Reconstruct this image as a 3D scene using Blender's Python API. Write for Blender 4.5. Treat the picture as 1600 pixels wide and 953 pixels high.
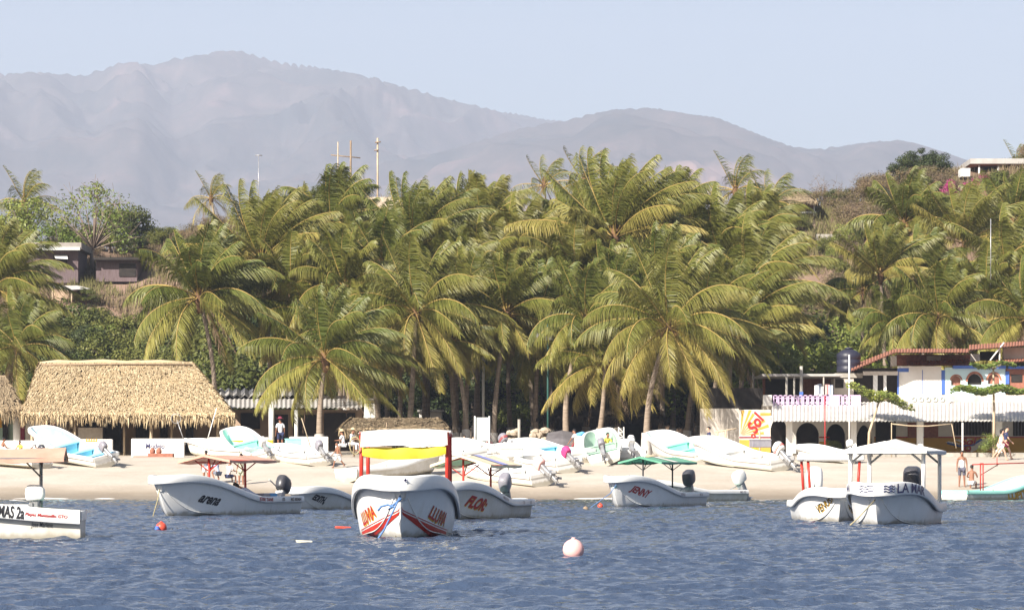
import bpy, math, random
import numpy as np
from mathutils import Vector, Matrix, noise

for o in list(bpy.data.objects):
    bpy.data.objects.remove(o)
S = bpy.context.scene
COL = S.collection
RAD = math.radians
F = 5000.0; HZ = 742.0; CH = 1.15      # focal length in photo pixels, horizon row, eye height

# ---------------- camera ----------------
cam = bpy.data.cameras.new("camera"); camo = bpy.data.objects.new("camera", cam); COL.objects.link(camo)
cam.sensor_width = 36.0; cam.lens = F/1600*36.0; cam.shift_y = (HZ-476.5)/1600
cam.clip_start = 0.5; cam.clip_end = 40000
camo.location = (0, 0, CH); camo.rotation_euler = (RAD(90), 0, 0)
S.camera = camo
# ---------------- sky and sun ----------------
SUN_EL = 32.0; SUN_AZ = Vector((-0.60, -0.80)).normalized()
w = bpy.data.worlds.new("World"); S.world = w; w.use_nodes = True
nt = w.node_tree; bg = nt.nodes['Background']
sky = nt.nodes.new('ShaderNodeTexSky'); sky.sky_type = 'NISHITA'; sky.sun_disc = False
sky.sun_elevation = RAD(SUN_EL); sky.sun_rotation = math.atan2(SUN_AZ.x, SUN_AZ.y)
sky.air_density = 1.0; sky.dust_density = 2.2; sky.ozone_density = 2.0; sky.altitude = 0
nt.links.new(sky.outputs[0], bg.inputs[0]); bg.inputs[1].default_value = 0.060
sun = bpy.data.lights.new("sun", 'SUN'); suno = bpy.data.objects.new("sun", sun); COL.objects.link(suno)
sun.energy = 5.0; sun.angle = RAD(0.5); sun.color = (1.0, 0.93, 0.82)
sd = Vector((SUN_AZ.x*math.cos(RAD(SUN_EL)), SUN_AZ.y*math.cos(RAD(SUN_EL)), math.sin(RAD(SUN_EL))))
suno.rotation_euler = (-sd).to_track_quat('-Z', 'Y').to_euler(); suno.location = (-20, -20, 40)
S.view_settings.view_transform = 'Standard'; S.view_settings.look = 'None'
S.view_settings.exposure = 0.98; S.view_settings.gamma = 1.0; S.view_settings.use_curve_mapping = False
S.render.engine = 'CYCLES'
S.cycles.transparent_max_bounces = 12; S.cycles.max_bounces = 6; S.cycles.volume_bounces = 1
S.cycles.diffuse_bounces = 3; S.cycles.glossy_bounces = 3; S.cycles.caustics_reflective = False; S.cycles.caustics_refractive = False

# ---------------- helpers ----------------
def PX(px, py, Y): return Vector(((px-800)/F*Y, Y, CH-(py-HZ)/F*Y))
def smooth(a, b, x):
    t = np.clip((x-a)/(b-a), 0, 1); return t*t*(3-2*t)
def tag(o, label=None, cat=None, group=None, kind=None):
    if label: o['label'] = label
    if cat: o['category'] = cat
    if group: o['group'] = group
    if kind: o['kind'] = kind
    return o
def empty(name, loc, rz=0, label=None, cat=None, group=None):
    o = bpy.data.objects.new(name, None); COL.objects.link(o); o.empty_display_size = 0.3
    o.location = loc; o.rotation_euler = (0, 0, rz); tag(o, label, cat, group); return o

class MB:
    def __init__(s): s.v = []; s.f = []; s.m = []; s.sm = []; s.c = []
    def quad(s, a, b, c, d, m=0, smo=False):
        n = len(s.v); s.v += [tuple(a), tuple(b), tuple(c), tuple(d)]; s.f.append((n, n+1, n+2, n+3)); s.m.append(m); s.sm.append(smo)
    def poly(s, pts, m=0):
        n = len(s.v); s.v += [tuple(p) for p in pts]; s.f.append(tuple(range(n, n+len(pts)))); s.m.append(m); s.sm.append(False)
    def box(s, lo, hi, m=0, M=None):
        x0, y0, z0 = lo; x1, y1, z1 = hi; n = len(s.v)
        P = [(x0,y0,z0),(x1,y0,z0),(x1,y1,z0),(x0,y1,z0),(x0,y0,z1),(x1,y0,z1),(x1,y1,z1),(x0,y1,z1)]
        if M is not None: P = [tuple(M @ Vector(p)) for p in P]
        s.v += P
        for f in ((0,3,2,1),(4,5,6,7),(0,1,5,4),(1,2,6,5),(2,3,7,6),(3,0,4,7)):
            s.f.append(tuple(n+i for i in f)); s.m.append(m); s.sm.append(False)
    def bevbox(s, lo, hi, b=0.03, m=0, M=None):
        # box with chamfered edges (loops up the z axis)
        x0, y0, z0 = lo; x1, y1, z1 = hi
        loops = []
        for z, i in ((z0, b), (z0+b, 0), (z1-b, 0), (z1, b)):
            X0, X1, Y0, Y1 = x0+i, x1-i, y0+i, y1-i
            loops.append([(X0+b,Y0,z),(X1-b,Y0,z),(X1,Y0+b,z),(X1,Y1-b,z),(X1-b,Y1,z),(X0+b,Y1,z),(X0,Y1-b,z),(X0,Y0+b,z)])
        s.loft(loops, m, closed=True, caps=True, M=M)
    def loft(s, loops, m=0, closed=True, caps=False, smo=False, M=None):
        n = len(s.v); k = len(loops[0])
        for lp in loops:
            for p in lp: s.v.append(tuple(M @ Vector(p)) if M is not None else tuple(p))
        for i in range(len(loops)-1):
            for j in range(k if closed else k-1):
                a = n+i*k+j; b = n+i*k+(j+1) % k
                s.f.append((a, b, b+k, a+k)); s.m.append(m); s.sm.append(smo)
        if caps:
            s.f.append(tuple(n+j for j in reversed(range(k)))); s.m.append(m); s.sm.append(False)
            s.f.append(tuple(n+(len(loops)-1)*k+j for j in range(k))); s.m.append(m); s.sm.append(False)
    def tube(s, pts, r, n=6, m=0, caps=True, smo=True):
        pts = [Vector(p) for p in pts]
        if not hasattr(r, '__len__'): r = [r]*len(pts)
        loops = []; ref = None
        for i, p in enumerate(pts):
            d = (pts[min(i+1, len(pts)-1)]-pts[max(i-1, 0)])
            d = d.normalized() if d.length > 1e-9 else Vector((0,0,1))
            if ref is None:
                ref = Vector((1,0,0)) if abs(d.x) < .8 else Vector((0,1,0))
            u = (ref - d*ref.dot(d)).normalized(); ref = u; v = d.cross(u)
            loops.append([p+(u*math.cos(2*math.pi*k/n)+v*math.sin(2*math.pi*k/n))*r[i] for k in range(n)])
        s.loft(loops, m, True, caps, smo)
    def lathe(s, prof, c=(0,0,0), n=16, m=0, M=None, caps=True, sx=1, sy=1):
        c = Vector(c)
        s.loft([[c+Vector((max(r,1e-4)*sx*math.cos(2*math.pi*k/n), max(r,1e-4)*sy*math.sin(2*math.pi*k/n), z)) for k in range(n)] for r, z in prof], m, True, caps, True, M)
    def build(s, name, mats, parent=None, loc=None, rot=None):
        me = bpy.data.meshes.new(name); me.from_pydata(s.v, [], s.f)
        if not isinstance(mats, (list, tuple)): mats = [mats]
        for mm in mats: me.materials.append(mm)
        me.polygons.foreach_set('material_index', s.m); me.polygons.foreach_set('use_smooth', s.sm)
        if s.c:
            a = me.attributes.new('tint', 'FLOAT', 'POINT'); a.data.foreach_set('value', s.c)
        me.update()
        o = bpy.data.objects.new(name, me); COL.objects.link(o)
        if parent is not None: o.parent = parent
        if loc is not None: o.location = loc
        if rot is not None: o.rotation_euler = rot
        return o

def link_mesh(name, me, parent=None):
    o = bpy.data.objects.new(name, me); COL.objects.link(o)
    if parent is not None: o.parent = parent
    return o

# ---------------- materials ----------------
def pm(name, c1, c2=None, scale=3.0, rough=0.7, bump=0.0, bscale=None, spec=0.4, metal=0.0, stretch=(1,1,1), trans=0.0, objrand=0.0, tint=None, contrast=0.35, tcol=None):
    m = bpy.data.materials.new(name); m.use_nodes = True; t = m.node_tree; N = t.nodes; L = t.links
    b = N['Principled BSDF']; out = N['Material Output']
    b.inputs['Roughness'].default_value = rough; b.inputs['Metallic'].default_value = metal
    b.inputs['Specular IOR Level'].default_value = spec
    c1 = tuple(c1)+(1,)
    tc = N.new('ShaderNodeTexCoord'); mp = N.new('ShaderNodeMapping'); mp.inputs['Scale'].default_value = stretch
    L.new(tc.outputs['Object'], mp.inputs[0])
    col = None
    if c2 is not None:
        nz = N.new('ShaderNodeTexNoise'); nz.inputs['Scale'].default_value = scale; nz.inputs['Detail'].default_value = 5; nz.inputs['Roughness'].default_value = .62
        L.new(mp.outputs[0], nz.inputs['Vector'])
        cr = N.new('ShaderNodeValToRGB'); L.new(nz.outputs[0], cr.inputs[0])
        cr.color_ramp.elements[0].position = contrast; cr.color_ramp.elements[0].color = c1
        cr.color_ramp.elements[1].position = 1-contrast; cr.color_ramp.elements[1].color = tuple(c2)+(1,)
        col = cr.outputs[0]
    else:
        rg = N.new('ShaderNodeRGB'); rg.outputs[0].default_value = c1; col = rg.outputs[0]
    if tint is not None:      # per-vertex attribute blends towards another leaf colour
        at = N.new('ShaderNodeAttribute'); at.attribute_name = 'tint'
        mx = N.new('ShaderNodeMix'); mx.data_type = 'RGBA'; L.new(at.outputs['Fac'], mx.inputs[0]); L.new(col, mx.inputs[6]); mx.inputs[7].default_value = tuple(tint)+(1,)
        col = mx.outputs[2]
    if objrand > 0:
        oi = N.new('ShaderNodeObjectInfo'); mr = N.new('ShaderNodeMapRange'); L.new(oi.outputs['Random'], mr.inputs[0])
        mr.inputs[3].default_value = 1-objrand; mr.inputs[4].default_value = 1+objrand
        hs = N.new('ShaderNodeHueSaturation'); L.new(mr.outputs[0], hs.inputs['Value']); L.new(col, hs.inputs['Color'])
        mr2 = N.new('ShaderNodeMapRange'); L.new(oi.outputs['Random'], mr2.inputs[0]); mr2.inputs[3].default_value = 0.515; mr2.inputs[4].default_value = 0.485
        L.new(mr2.outputs[0], hs.inputs['Hue']); col = hs.outputs[0]
    L.new(col, b.inputs['Base Color'])
    if bump > 0:
        n2 = N.new('ShaderNodeTexNoise'); n2.inputs['Scale'].default_value = bscale or scale*4; n2.inputs['Detail'].default_value = 6
        L.new(mp.outputs[0], n2.inputs['Vector'])
        bp = N.new('ShaderNodeBump'); bp.inputs['Strength'].default_value = bump; bp.inputs['Distance'].default_value = 0.05
        L.new(n2.outputs[0], bp.inputs['Height']); L.new(bp.outputs[0], b.inputs['Normal'])
    if trans > 0:
        tr = N.new('ShaderNodeBsdfTranslucent'); mxs = N.new('ShaderNodeMixShader'); mxs.inputs[0].default_value = trans
        if tcol: tr.inputs[0].default_value = tuple(tcol)+(1,)
        else: L.new(col, tr.inputs[0])
        L.new(b.outputs[0], mxs.inputs[1]); L.new(tr.outputs[0], mxs.inputs[2]); L.new(mxs.outputs[0], out.inputs[0])
    return m

M = {}
M['white'] = pm('gelcoat_white', (.84,.84,.83), (.74,.73,.70), 1.6, .30, .03, 6, contrast=.25)
M['rimwhite'] = pm('rim_white', (.82,.82,.81), (.74,.73,.70), 2.2, .4, contrast=.25)
M['hull_aged'] = pm('hull_aged', (.74,.73,.70), (.56,.53,.46), 1.3, .5, .05, 5, contrast=.3)
M['scum'] = pm('waterline_scum', (.20,.17,.10), (.42,.38,.28), 5, .7)
M['turq'] = pm('turquoise_paint', (.30,.66,.58), (.36,.72,.64), 2, .5)
M['blue'] = pm('blue_paint', (.25,.55,.68), (.33,.62,.74), 2, .5)
M['seagreen'] = pm('seagreen_paint', (.30,.44,.36), (.38,.52,.43), 2, .5)
M['cream'] = pm('cream_paint', (.72,.66,.52), (.62,.56,.43), 2, .6)
M['red'] = pm('red_paint', (.50,.035,.02), (.40,.03,.02), 3, .45)
M['redtxt'] = pm('red_letter', (.38,.02,.02), None, rough=.5)
M['black'] = pm('black_paint', (.02,.02,.025), None, rough=.5)
M['navy'] = pm('navy_letter', (.03,.035,.13), None, rough=.5)
M['yellow'] = pm('yellow_cloth', (.62,.50,.03), (.50,.42,.03), 2.5, .7)
M['ylwtxt'] = pm('yellow_letter', (.62,.36,.02), None, rough=.6)
M['green'] = pm('green_canvas', (.10,.30,.20), (.15,.36,.25), 2, .8)
M['pinkcanvas'] = pm('faded_red_canvas', (.60,.35,.26), (.68,.44,.34), 2.2, .85, trans=.2)
M['creamcanvas'] = pm('cream_canvas', (.74,.64,.44), (.80,.72,.55), 2, .85, trans=.15)
M['bluecanvas'] = pm('blue_canvas', (.30,.32,.62), None, rough=.85)
M['whitecanvas'] = pm('white_canvas', (.82,.80,.76), (.74,.71,.66), 1.4, .8, trans=.12)
M['dgrey'] = pm('dark_grey_plastic', (.045,.045,.055), (.07,.07,.08), 3, .35)
M['mgrey'] = pm('mid_grey_plastic', (.22,.21,.25), (.28,.27,.30), 3, .35)
M['metal'] = pm('alloy', (.45,.45,.46), (.30,.30,.31), 5, .4, metal=.5)
M['magenta'] = pm('magenta_cloth', (.62,.05,.20), (.50,.04,.16), 3, .8)
M['rope'] = pm('rope_fibre', (.50,.42,.22), (.35,.30,.18), 20, .9)
M['bluerope'] = pm('blue_rope', (.10,.20,.42), None, rough=.9)
M['wood'] = pm('weathered_wood', (.30,.22,.15), (.20,.14,.09), 4, .85, .1, stretch=(1,1,.3))
M['palewood'] = pm('bleached_wood', (.52,.42,.30), (.40,.31,.21), 4, .85)
M['thatch'] = pm('thatch', (.44,.32,.18), (.26,.19,.11), .55, .95, .5, 18, spec=.1, contrast=.3, tint=(.68,.55,.36))
M['thatch_old'] = pm('thatch_grey', (.26,.19,.12), (.16,.12,.08), 2.0, .95, .5, 18, spec=.1, tint=(.42,.33,.21))
M['thatch_shaded'] = pm('thatch_shaded', (.030,.024,.018), (.018,.014,.011), 2.0, .95, .4, 18, spec=.05)  # shade of the grove is put into this near-black straw colour
M['plaster'] = pm('white_plaster', (.80,.78,.74), (.68,.65,.60), .9, .85, .08, 6, contrast=.3)
M['plaster_old_shaded'] = pm('stained_shaded_plaster', (.66,.61,.55), (.46,.41,.36), 1.2, .9, .1, 6)  # stained plaster; on the painted bar wall the duller tone stands for shade
M['tan'] = pm('tan_plaster', (.44,.32,.23), (.36,.26,.19), 1.0, .9)
M['bluepl'] = pm('paleblue_plaster', (.50,.68,.68), (.60,.74,.74), 1.0, .85)
M['royal'] = pm('royal_blue_paint', (.05,.12,.42), (.08,.16,.46), 2, .6)
M['purple'] = pm('lilac_paint', (.50,.36,.55), (.58,.44,.62), 1.5, .8)
M['ochre'] = pm('ochre_paint', (.58,.33,.05), (.50,.28,.05), 1.2, .8)
M['brick'] = pm('red_brick', (.36,.15,.10), (.25,.10,.07), 6, .9, .2)
M['tile'] = pm('clay_tile', (.42,.17,.10), (.24,.11,.08), 3, .85, .2)
M['corr'] = pm('corrugated_sheet', (.46,.44,.42), (.33,.31,.29), 1.2, .6, contrast=.3)
M['corrwhite'] = pm('corrugated_white', (.68,.65,.62), (.52,.48,.44), 1.0, .6, contrast=.25)
M['concrete'] = pm('concrete', (.40,.37,.33), (.27,.25,.22), 2, .9, .1)
M['dark'] = pm('dark_interior_and_shade', (.020,.017,.016), (.035,.028,.024), 2, .9)  # near-black interiors; also painted shade on the bar's upper brick block
M['shackwood'] = pm('grey_planks', (.16,.12,.13), (.10,.07,.07), 2.5, .9, .2, stretch=(6,6,.5))
M['rooffelt'] = pm('roof_felt', (.34,.31,.28), (.26,.23,.21), 1.5, .9)
M['tank'] = pm('black_tank', (.02,.022,.04), (.03,.03,.05), 2, .45)
M['polegreen'] = pm('green_pole', (.02,.08,.07), (.03,.10,.085), 3, .5)
M['skin'] = pm('skin_brown', (.24,.11,.065), (.28,.13,.08), 6, .6)
M['skinlight'] = pm('skin_light', (.52,.31,.22), (.56,.34,.25), 6, .6)
M['hair'] = pm('hair_black', (.012,.010,.010), None, rough=.6)
M['straw'] = pm('straw_hat', (.66,.52,.32), (.56,.43,.25), 12, .9)
for k, c in dict(cl_white=(.78,.78,.80), cl_lblue=(.45,.52,.68), cl_navy=(.03,.04,.10), cl_grey=(.16,.18,.24), cl_olive=(.42,.44,.34), cl_yellow=(.66,.60,.10), cl_pink=(.75,.40,.38), cl_maroon=(.22,.03,.06), cl_print=(.10,.10,.14), cl_blue=(.16,.36,.66)).items():
    M[k] = pm(k, c, tuple(x*.82 for x in c), 6, .9)
M['palmleaf'] = pm('palm_leaflet', (.100,.125,.018), (.055,.075,.010), .8, .46, spec=.33, trans=.12, tint=(.36,.30,.08), objrand=.10, contrast=.3)
M['rachis'] = pm('palm_rachis', (.38,.27,.08), (.30,.21,.06), 2, .6)
M['palmtrunk'] = pm('palm_trunk', (.33,.26,.20), (.20,.155,.12), 3.0, .95, .6, 5, stretch=(.6,.6,4))
M['whitewash'] = pm('whitewash', (.62,.60,.57), (.42,.37,.33), 3, .9, .2)
M['coconut'] = pm('coconut_husk', (.34,.19,.07), (.26,.17,.06), 3, .8)
M['fibre'] = pm('palm_fibre', (.20,.11,.055), (.13,.075,.04), 5, .95)
M['leafmid'] = pm('leaf_mid_green', (.095,.115,.022), (.050,.068,.014), 1.2, .55, spec=.3, trans=.2, objrand=.18, tint=(.17,.17,.04))
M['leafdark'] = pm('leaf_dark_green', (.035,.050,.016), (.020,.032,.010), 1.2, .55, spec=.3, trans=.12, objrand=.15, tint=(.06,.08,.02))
M['leafbright'] = pm('leaf_bright_green', (.16,.22,.035), (.10,.15,.025), 1.2, .5, spec=.35, trans=.25, objrand=.15, tint=(.26,.28,.07))
M['leafdry'] = pm('leaf_dry', (.19,.135,.085), (.13,.09,.06), 1.0, .8, spec=.1, trans=.1, objrand=.2, tint=(.17,.15,.06))
M['twig'] = pm('dry_twig', (.26,.20,.16), (.19,.14,.11), 2, .9)
M['bark'] = pm('bark', (.20,.15,.12), (.13,.10,.08), 3, .95, .3)
M['bougain'] = pm('bougainvillea_flower', (.42,.05,.20), (.34,.05,.16), 2, .6, trans=.2)
M['buoyred'] = pm('buoy_red', (.68,.09,.05), (.60,.08,.05), 4, .4)
M['buoypink'] = pm('buoy_pink', (.85,.50,.46), (.80,.44,.42), 4, .4)
M['stone'] = pm('pale_stone', (.50,.43,.34), (.38,.31,.24), 2, .9, .3)
M['boxbrown'] = pm('brown_box', (.30,.22,.15), (.24,.17,.11), 3, .8)
M['tarp_blue'] = pm('blue_tarp', (.10,.32,.62), (.14,.38,.66), 3, .7)
M['panel'] = pm('grey_panel', (.50,.52,.50), (.44,.46,.45), 2, .6)
M['undergrowth'] = pm('undergrowth_mix', (.24,.165,.12), (.15,.105,.075), .3, .95, spec=.05, tint=(.14,.14,.05))

def add_stain(m):      # brown weed and oil line just above the waterline, with drips
    t = m.node_tree; N = t.nodes; L = t.links; b = N['Principled BSDF']; old = b.inputs['Base Color'].links[0].from_socket
    tc = N.new('ShaderNodeTexCoord'); sx = N.new('ShaderNodeSeparateXYZ'); L.new(tc.outputs['Object'], sx.inputs[0])
    mp = N.new('ShaderNodeMapping'); mp.inputs['Scale'].default_value = (5, 5, .8); L.new(tc.outputs['Object'], mp.inputs[0])
    nz = N.new('ShaderNodeTexNoise'); nz.inputs['Scale'].default_value = 1.2; nz.inputs['Detail'].default_value = 6; L.new(mp.outputs[0], nz.inputs['Vector'])
    ad = N.new('ShaderNodeMath'); ad.operation = 'MULTIPLY_ADD'; L.new(nz.outputs[0], ad.inputs[0]); ad.inputs[1].default_value = -.22; L.new(sx.outputs[2], ad.inputs[2])
    mr = N.new('ShaderNodeMapRange'); L.new(ad.outputs[0], mr.inputs[0]); mr.inputs[1].default_value = .03; mr.inputs[2].default_value = -.06; mr.inputs[3].default_value = 0; mr.inputs[4].default_value = .62
    mx = N.new('ShaderNodeMix'); mx.data_type = 'RGBA'; L.new(mr.outputs[0], mx.inputs[0]); L.new(old, mx.inputs[6]); mx.inputs[7].default_value = (.30,.25,.15,1)
    # faint vertical dirt runs
    r2 = N.new('ShaderNodeMapRange'); L.new(nz.outputs[0], r2.inputs[0]); r2.inputs[1].default_value = .58; r2.inputs[2].default_value = .78; r2.inputs[3].default_value = 0; r2.inputs[4].default_value = .28
    m2 = N.new('ShaderNodeMix'); m2.data_type = 'RGBA'; L.new(r2.outputs[0], m2.inputs[0]); L.new(mx.outputs[2], m2.inputs[6]); m2.inputs[7].default_value = (.48,.43,.34,1)
    L.new(m2.outputs[2], b.inputs['Base Color'])
add_stain(M['white']); add_stain(M['hull_aged'])
# ================= LAND, WATER, MOUNTAINS, AIR =================
CREST = np.array([(-400,400),(-150,395),(0,394),(100,380),(200,394),(300,366),(400,338),(540,316),(600,312),(720,318),(800,335),(900,345),(1000,350),(1100,350),(1200,342),(1262,322),(1290,330),(1340,318),(1400,292),(1500,268),(1600,258),(1750,250),(2100,245)], float)
YP = np.array([-50,100,140,148,151.5,154,157,161,166,172,180,190,200,232], float)
ZP = np.array([-3,-2,-.7,-.16,0.02,.20,.42,.80,1.28,1.78,2.10,2.32,2.60,3.5], float)
def vnoise(x, y, s, seed=0.0):
    return noise.noise(Vector((x*s+seed, y*s-seed*.7, seed*1.3)))
def gz(X, Y):
    if Y < 232: 
        z = float(np.interp(Y, YP, ZP))
        if Y > 152: z += .05*vnoise(X, Y, .25) * min(1, (Y-152)/6)
        return z
    px = 800 + X/Y*F
    def crest_z(yy): return CH + (HZ-float(np.interp(px, CREST[:,0], CREST[:,1])))/F*yy
    if Y < 300:
        t = (Y-232)/68.0; t2 = t*t*(3-2*t)
        z = 3.5 + (crest_z(300)-3.5)*(.65*t2+.35*t)
        return z + (1.2*vnoise(X, Y, .06, 3)+.5*vnoise(X, Y, .2, 5))*math.sin(t*math.pi)
    zc = crest_z(300)
    t = min(1, (Y-300)/120.0); return zc*(1-t)+6*t + .0*Y
def groundY(px, py):
    lo, hi = 233.0, 299.0
    for _ in range(30):
        m = (lo+hi)/2; z = gz((px-800)/F*m, m)
        if HZ-(z-CH)/m*F > py: lo = m
        else: hi = m
    return (lo+hi)/2
def pm_sand():
    m = pm('sand', (.54,.485,.42), (.44,.385,.32), .35, .95, .7, 3.5, spec=.1, contrast=.3)
    t = m.node_tree; N = t.nodes; L = t.links; b = N['Principled BSDF']
    geo = N.new('ShaderNodeNewGeometry'); sx = N.new('ShaderNodeSeparateXYZ'); L.new(geo.outputs['Position'], sx.inputs[0])
    nz = N.new('ShaderNodeTexNoise'); nz.inputs['Scale'].default_value = .25; nz.inputs['Detail'].default_value = 5; L.new(geo.outputs['Position'], nz.inputs['Vector'])
    ad = N.new('ShaderNodeMath'); ad.operation = 'MULTIPLY_ADD'; L.new(nz.outputs[0], ad.inputs[0]); ad.inputs[1].default_value = .35; L.new(sx.outputs[2], ad.inputs[2])
    # wet sand by the waterline
    cr = N.new('ShaderNodeValToRGB'); mr = N.new('ShaderNodeMapRange'); mr.inputs[1].default_value = 0; mr.inputs[2].default_value = 1.2; L.new(ad.outputs[0], mr.inputs[0]); L.new(mr.outputs[0], cr.inputs[0])
    E = cr.color_ramp.elements; E[0].position = .22; E[0].color = (.52,.48,.43,1); E[1].position = .75; E[1].color = (1,1,1,1)
    e = E.new(.48); e.color = (.78,.74,.69,1)
    old = b.inputs['Base Color'].links[0].from_socket
    # inland: leaf litter and dry earth
    mr2 = N.new('ShaderNodeMapRange'); L.new(sx.outputs[1], mr2.inputs[0]); mr2.inputs[1].default_value = 196; mr2.inputs[2].default_value = 208
    nz2 = N.new('ShaderNodeTexNoise'); nz2.inputs['Scale'].default_value = .12; nz2.inputs['Detail'].default_value = 7; L.new(geo.outputs['Position'], nz2.inputs['Vector'])
    cr2 = N.new('ShaderNodeValToRGB'); L.new(nz2.outputs[0], cr2.inputs[0]); cr2.color_ramp.elements[0].position = .35; cr2.color_ramp.elements[0].color = (.17,.115,.08,1); cr2.color_ramp.elements[1].position = .65; cr2.color_ramp.elements[1].color = (.30,.205,.155,1)
    mx = N.new('ShaderNodeMix'); mx.data_type = 'RGBA'; L.new(mr2.outputs[0], mx.inputs[0]); L.new(old, mx.inputs[6]); L.new(cr2.outputs[0], mx.inputs[7])
    mu = N.new('ShaderNodeMix'); mu.data_type = 'RGBA'; mu.blend_type = 'MULTIPLY'; mu.inputs[0].default_value = 1
    L.new(mx.outputs[2], mu.inputs[6]); L.new(cr.outputs[0], mu.inputs[7]); L.new(mu.outputs[2], b.inputs['Base Color'])
    # beach wrack: brown flecks in loose bands
    nw = N.new('ShaderNodeTexNoise'); nw.inputs['Scale'].default_value = 2.2; nw.inputs['Detail'].default_value = 8; nw.inputs['Roughness'].default_value = .75; L.new(geo.outputs['Position'], nw.inputs['Vector'])
    wr = N.new('ShaderNodeMapRange'); wr.inputs[1].default_value = .62; wr.inputs[2].default_value = .74; wr.inputs[3].default_value = 0; wr.inputs[4].default_value = .55; L.new(nw.outputs[0], wr.inputs[0])
    mw = N.new('ShaderNodeMix'); mw.data_type = 'RGBA'; L.new(wr.outputs[0], mw.inputs[0]); L.new(mu.outputs[2], mw.inputs[6]); mw.inputs[7].default_value = (.20,.15,.11,1); L.new(mw.outputs[2], b.inputs['Base Color'])
    mr3 = N.new('ShaderNodeMapRange'); L.new(mr.outputs[0], mr3.inputs[0]); mr3.inputs[1].default_value = .1; mr3.inputs[2].default_value = .45; mr3.inputs[3].default_value = .35; mr3.inputs[4].default_value = .95
    L.new(mr3.outputs[0], b.inputs['Roughness'])
    return m
def grid_mesh(name, X, Y, Z, mat, smo=True):
    r, c = X.shape; me = bpy.data.meshes.new(name)
    me.vertices.add(r*c); me.vertices.foreach_set('co', np.stack([X, Y, Z], -1).astype(np.float32).ravel())
    i = np.arange((r-1)*(c-1)); a = (i//(c-1))*c + i % (c-1)
    q = np.stack([a, a+1, a+1+c, a+c], -1).ravel()
    me.loops.add(len(q)); me.loops.foreach_set('vertex_index', q.astype(np.int32))
    me.polygons.add((r-1)*(c-1)); me.polygons.foreach_set('loop_start', (np.arange((r-1)*(c-1))*4).astype(np.int32))
    me.polygons.foreach_set('loop_total', np.full((r-1)*(c-1), 4, np.int32))
    me.polygons.foreach_set('use_smooth', np.full((r-1)*(c-1), smo))
    me.materials.append(mat); me.update(calc_edges=True); me.validate()
    o = bpy.data.objects.new(name, me); COL.objects.link(o); return o
ys = np.concatenate([np.array([-60,0,60,110,130,140]), np.arange(145,200,1.0), np.arange(200,330,2.5), np.array([340,360,390,420,600,1200,2500,9900])])
us = np.concatenate([np.array([-6,-3,-1,-.6,-.4,-.3]), np.linspace(-.24,.24,150), np.array([.3,.4,.6,1,3,6])])
Xg = us[None,:]*np.maximum(ys, 60)[:,None]; Yg = np.repeat(ys[:,None], len(us), 1)
Zg = np.vectorize(gz)(Xg, Yg)
tag(grid_mesh('ground', Xg, Yg, Zg, pm_sand()), 'pale sandy beach rising to a dry brown hillside', kind='structure')

# water: choppy little waves, dense rows near the camera
rng = np.random.RandomState(7)
rows = np.concatenate([np.array([-80,-20,8]), 14*np.exp(np.linspace(0, math.log(153.0/14), 1200))])
cu = np.concatenate([np.array([-10,-4,-1.5,-.6,-.35,-.25]), np.linspace(-.19,.19,760), np.array([.25,.35,.6,1.5,4,10])])
Xw = cu[None,:]*np.maximum(rows, 20)[:,None]; Yw = np.repeat(rows[:,None], len(cu), 1); Zw = np.zeros_like(Xw)
dpx = Xw[:,6+1:6+2]-Xw[:,6:6+1]
drow = np.gradient(rows)[:,None]
for k in range(130):
    lam = .17*math.exp(rng.rand()**1.1*2.3)
    ang = RAD(-76)+rng.randn()*.52          # wind chop running towards the right and the shore
    kx, ky = math.cos(ang)*2*math.pi/lam, -math.sin(ang)*2*math.pi/lam
    amp = .0064*lam**.85*(.86 if lam < .8 else .42)
    fade = np.clip(lam/(2.4*np.maximum(dpx, drow*abs(math.sin(ang)))), 0, 1)**2
    ph = kx*Xw+ky*Yw+rng.rand()*6.28
    Zw += amp*fade*(np.sin(ph)+.25*np.sin(2*ph+.6))
gust = np.vectorize(lambda x, y: noise.noise(Vector((x*.35, y*.12, 0))))(Xw[:, ::8], Yw[:, ::8])
gust = np.repeat(gust, 8, 1)[:, :Xw.shape[1]]
Zw *= (1.0+.55*gust)
Zw *= np.clip((153.5-Yw)/9, .25, 1)
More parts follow.
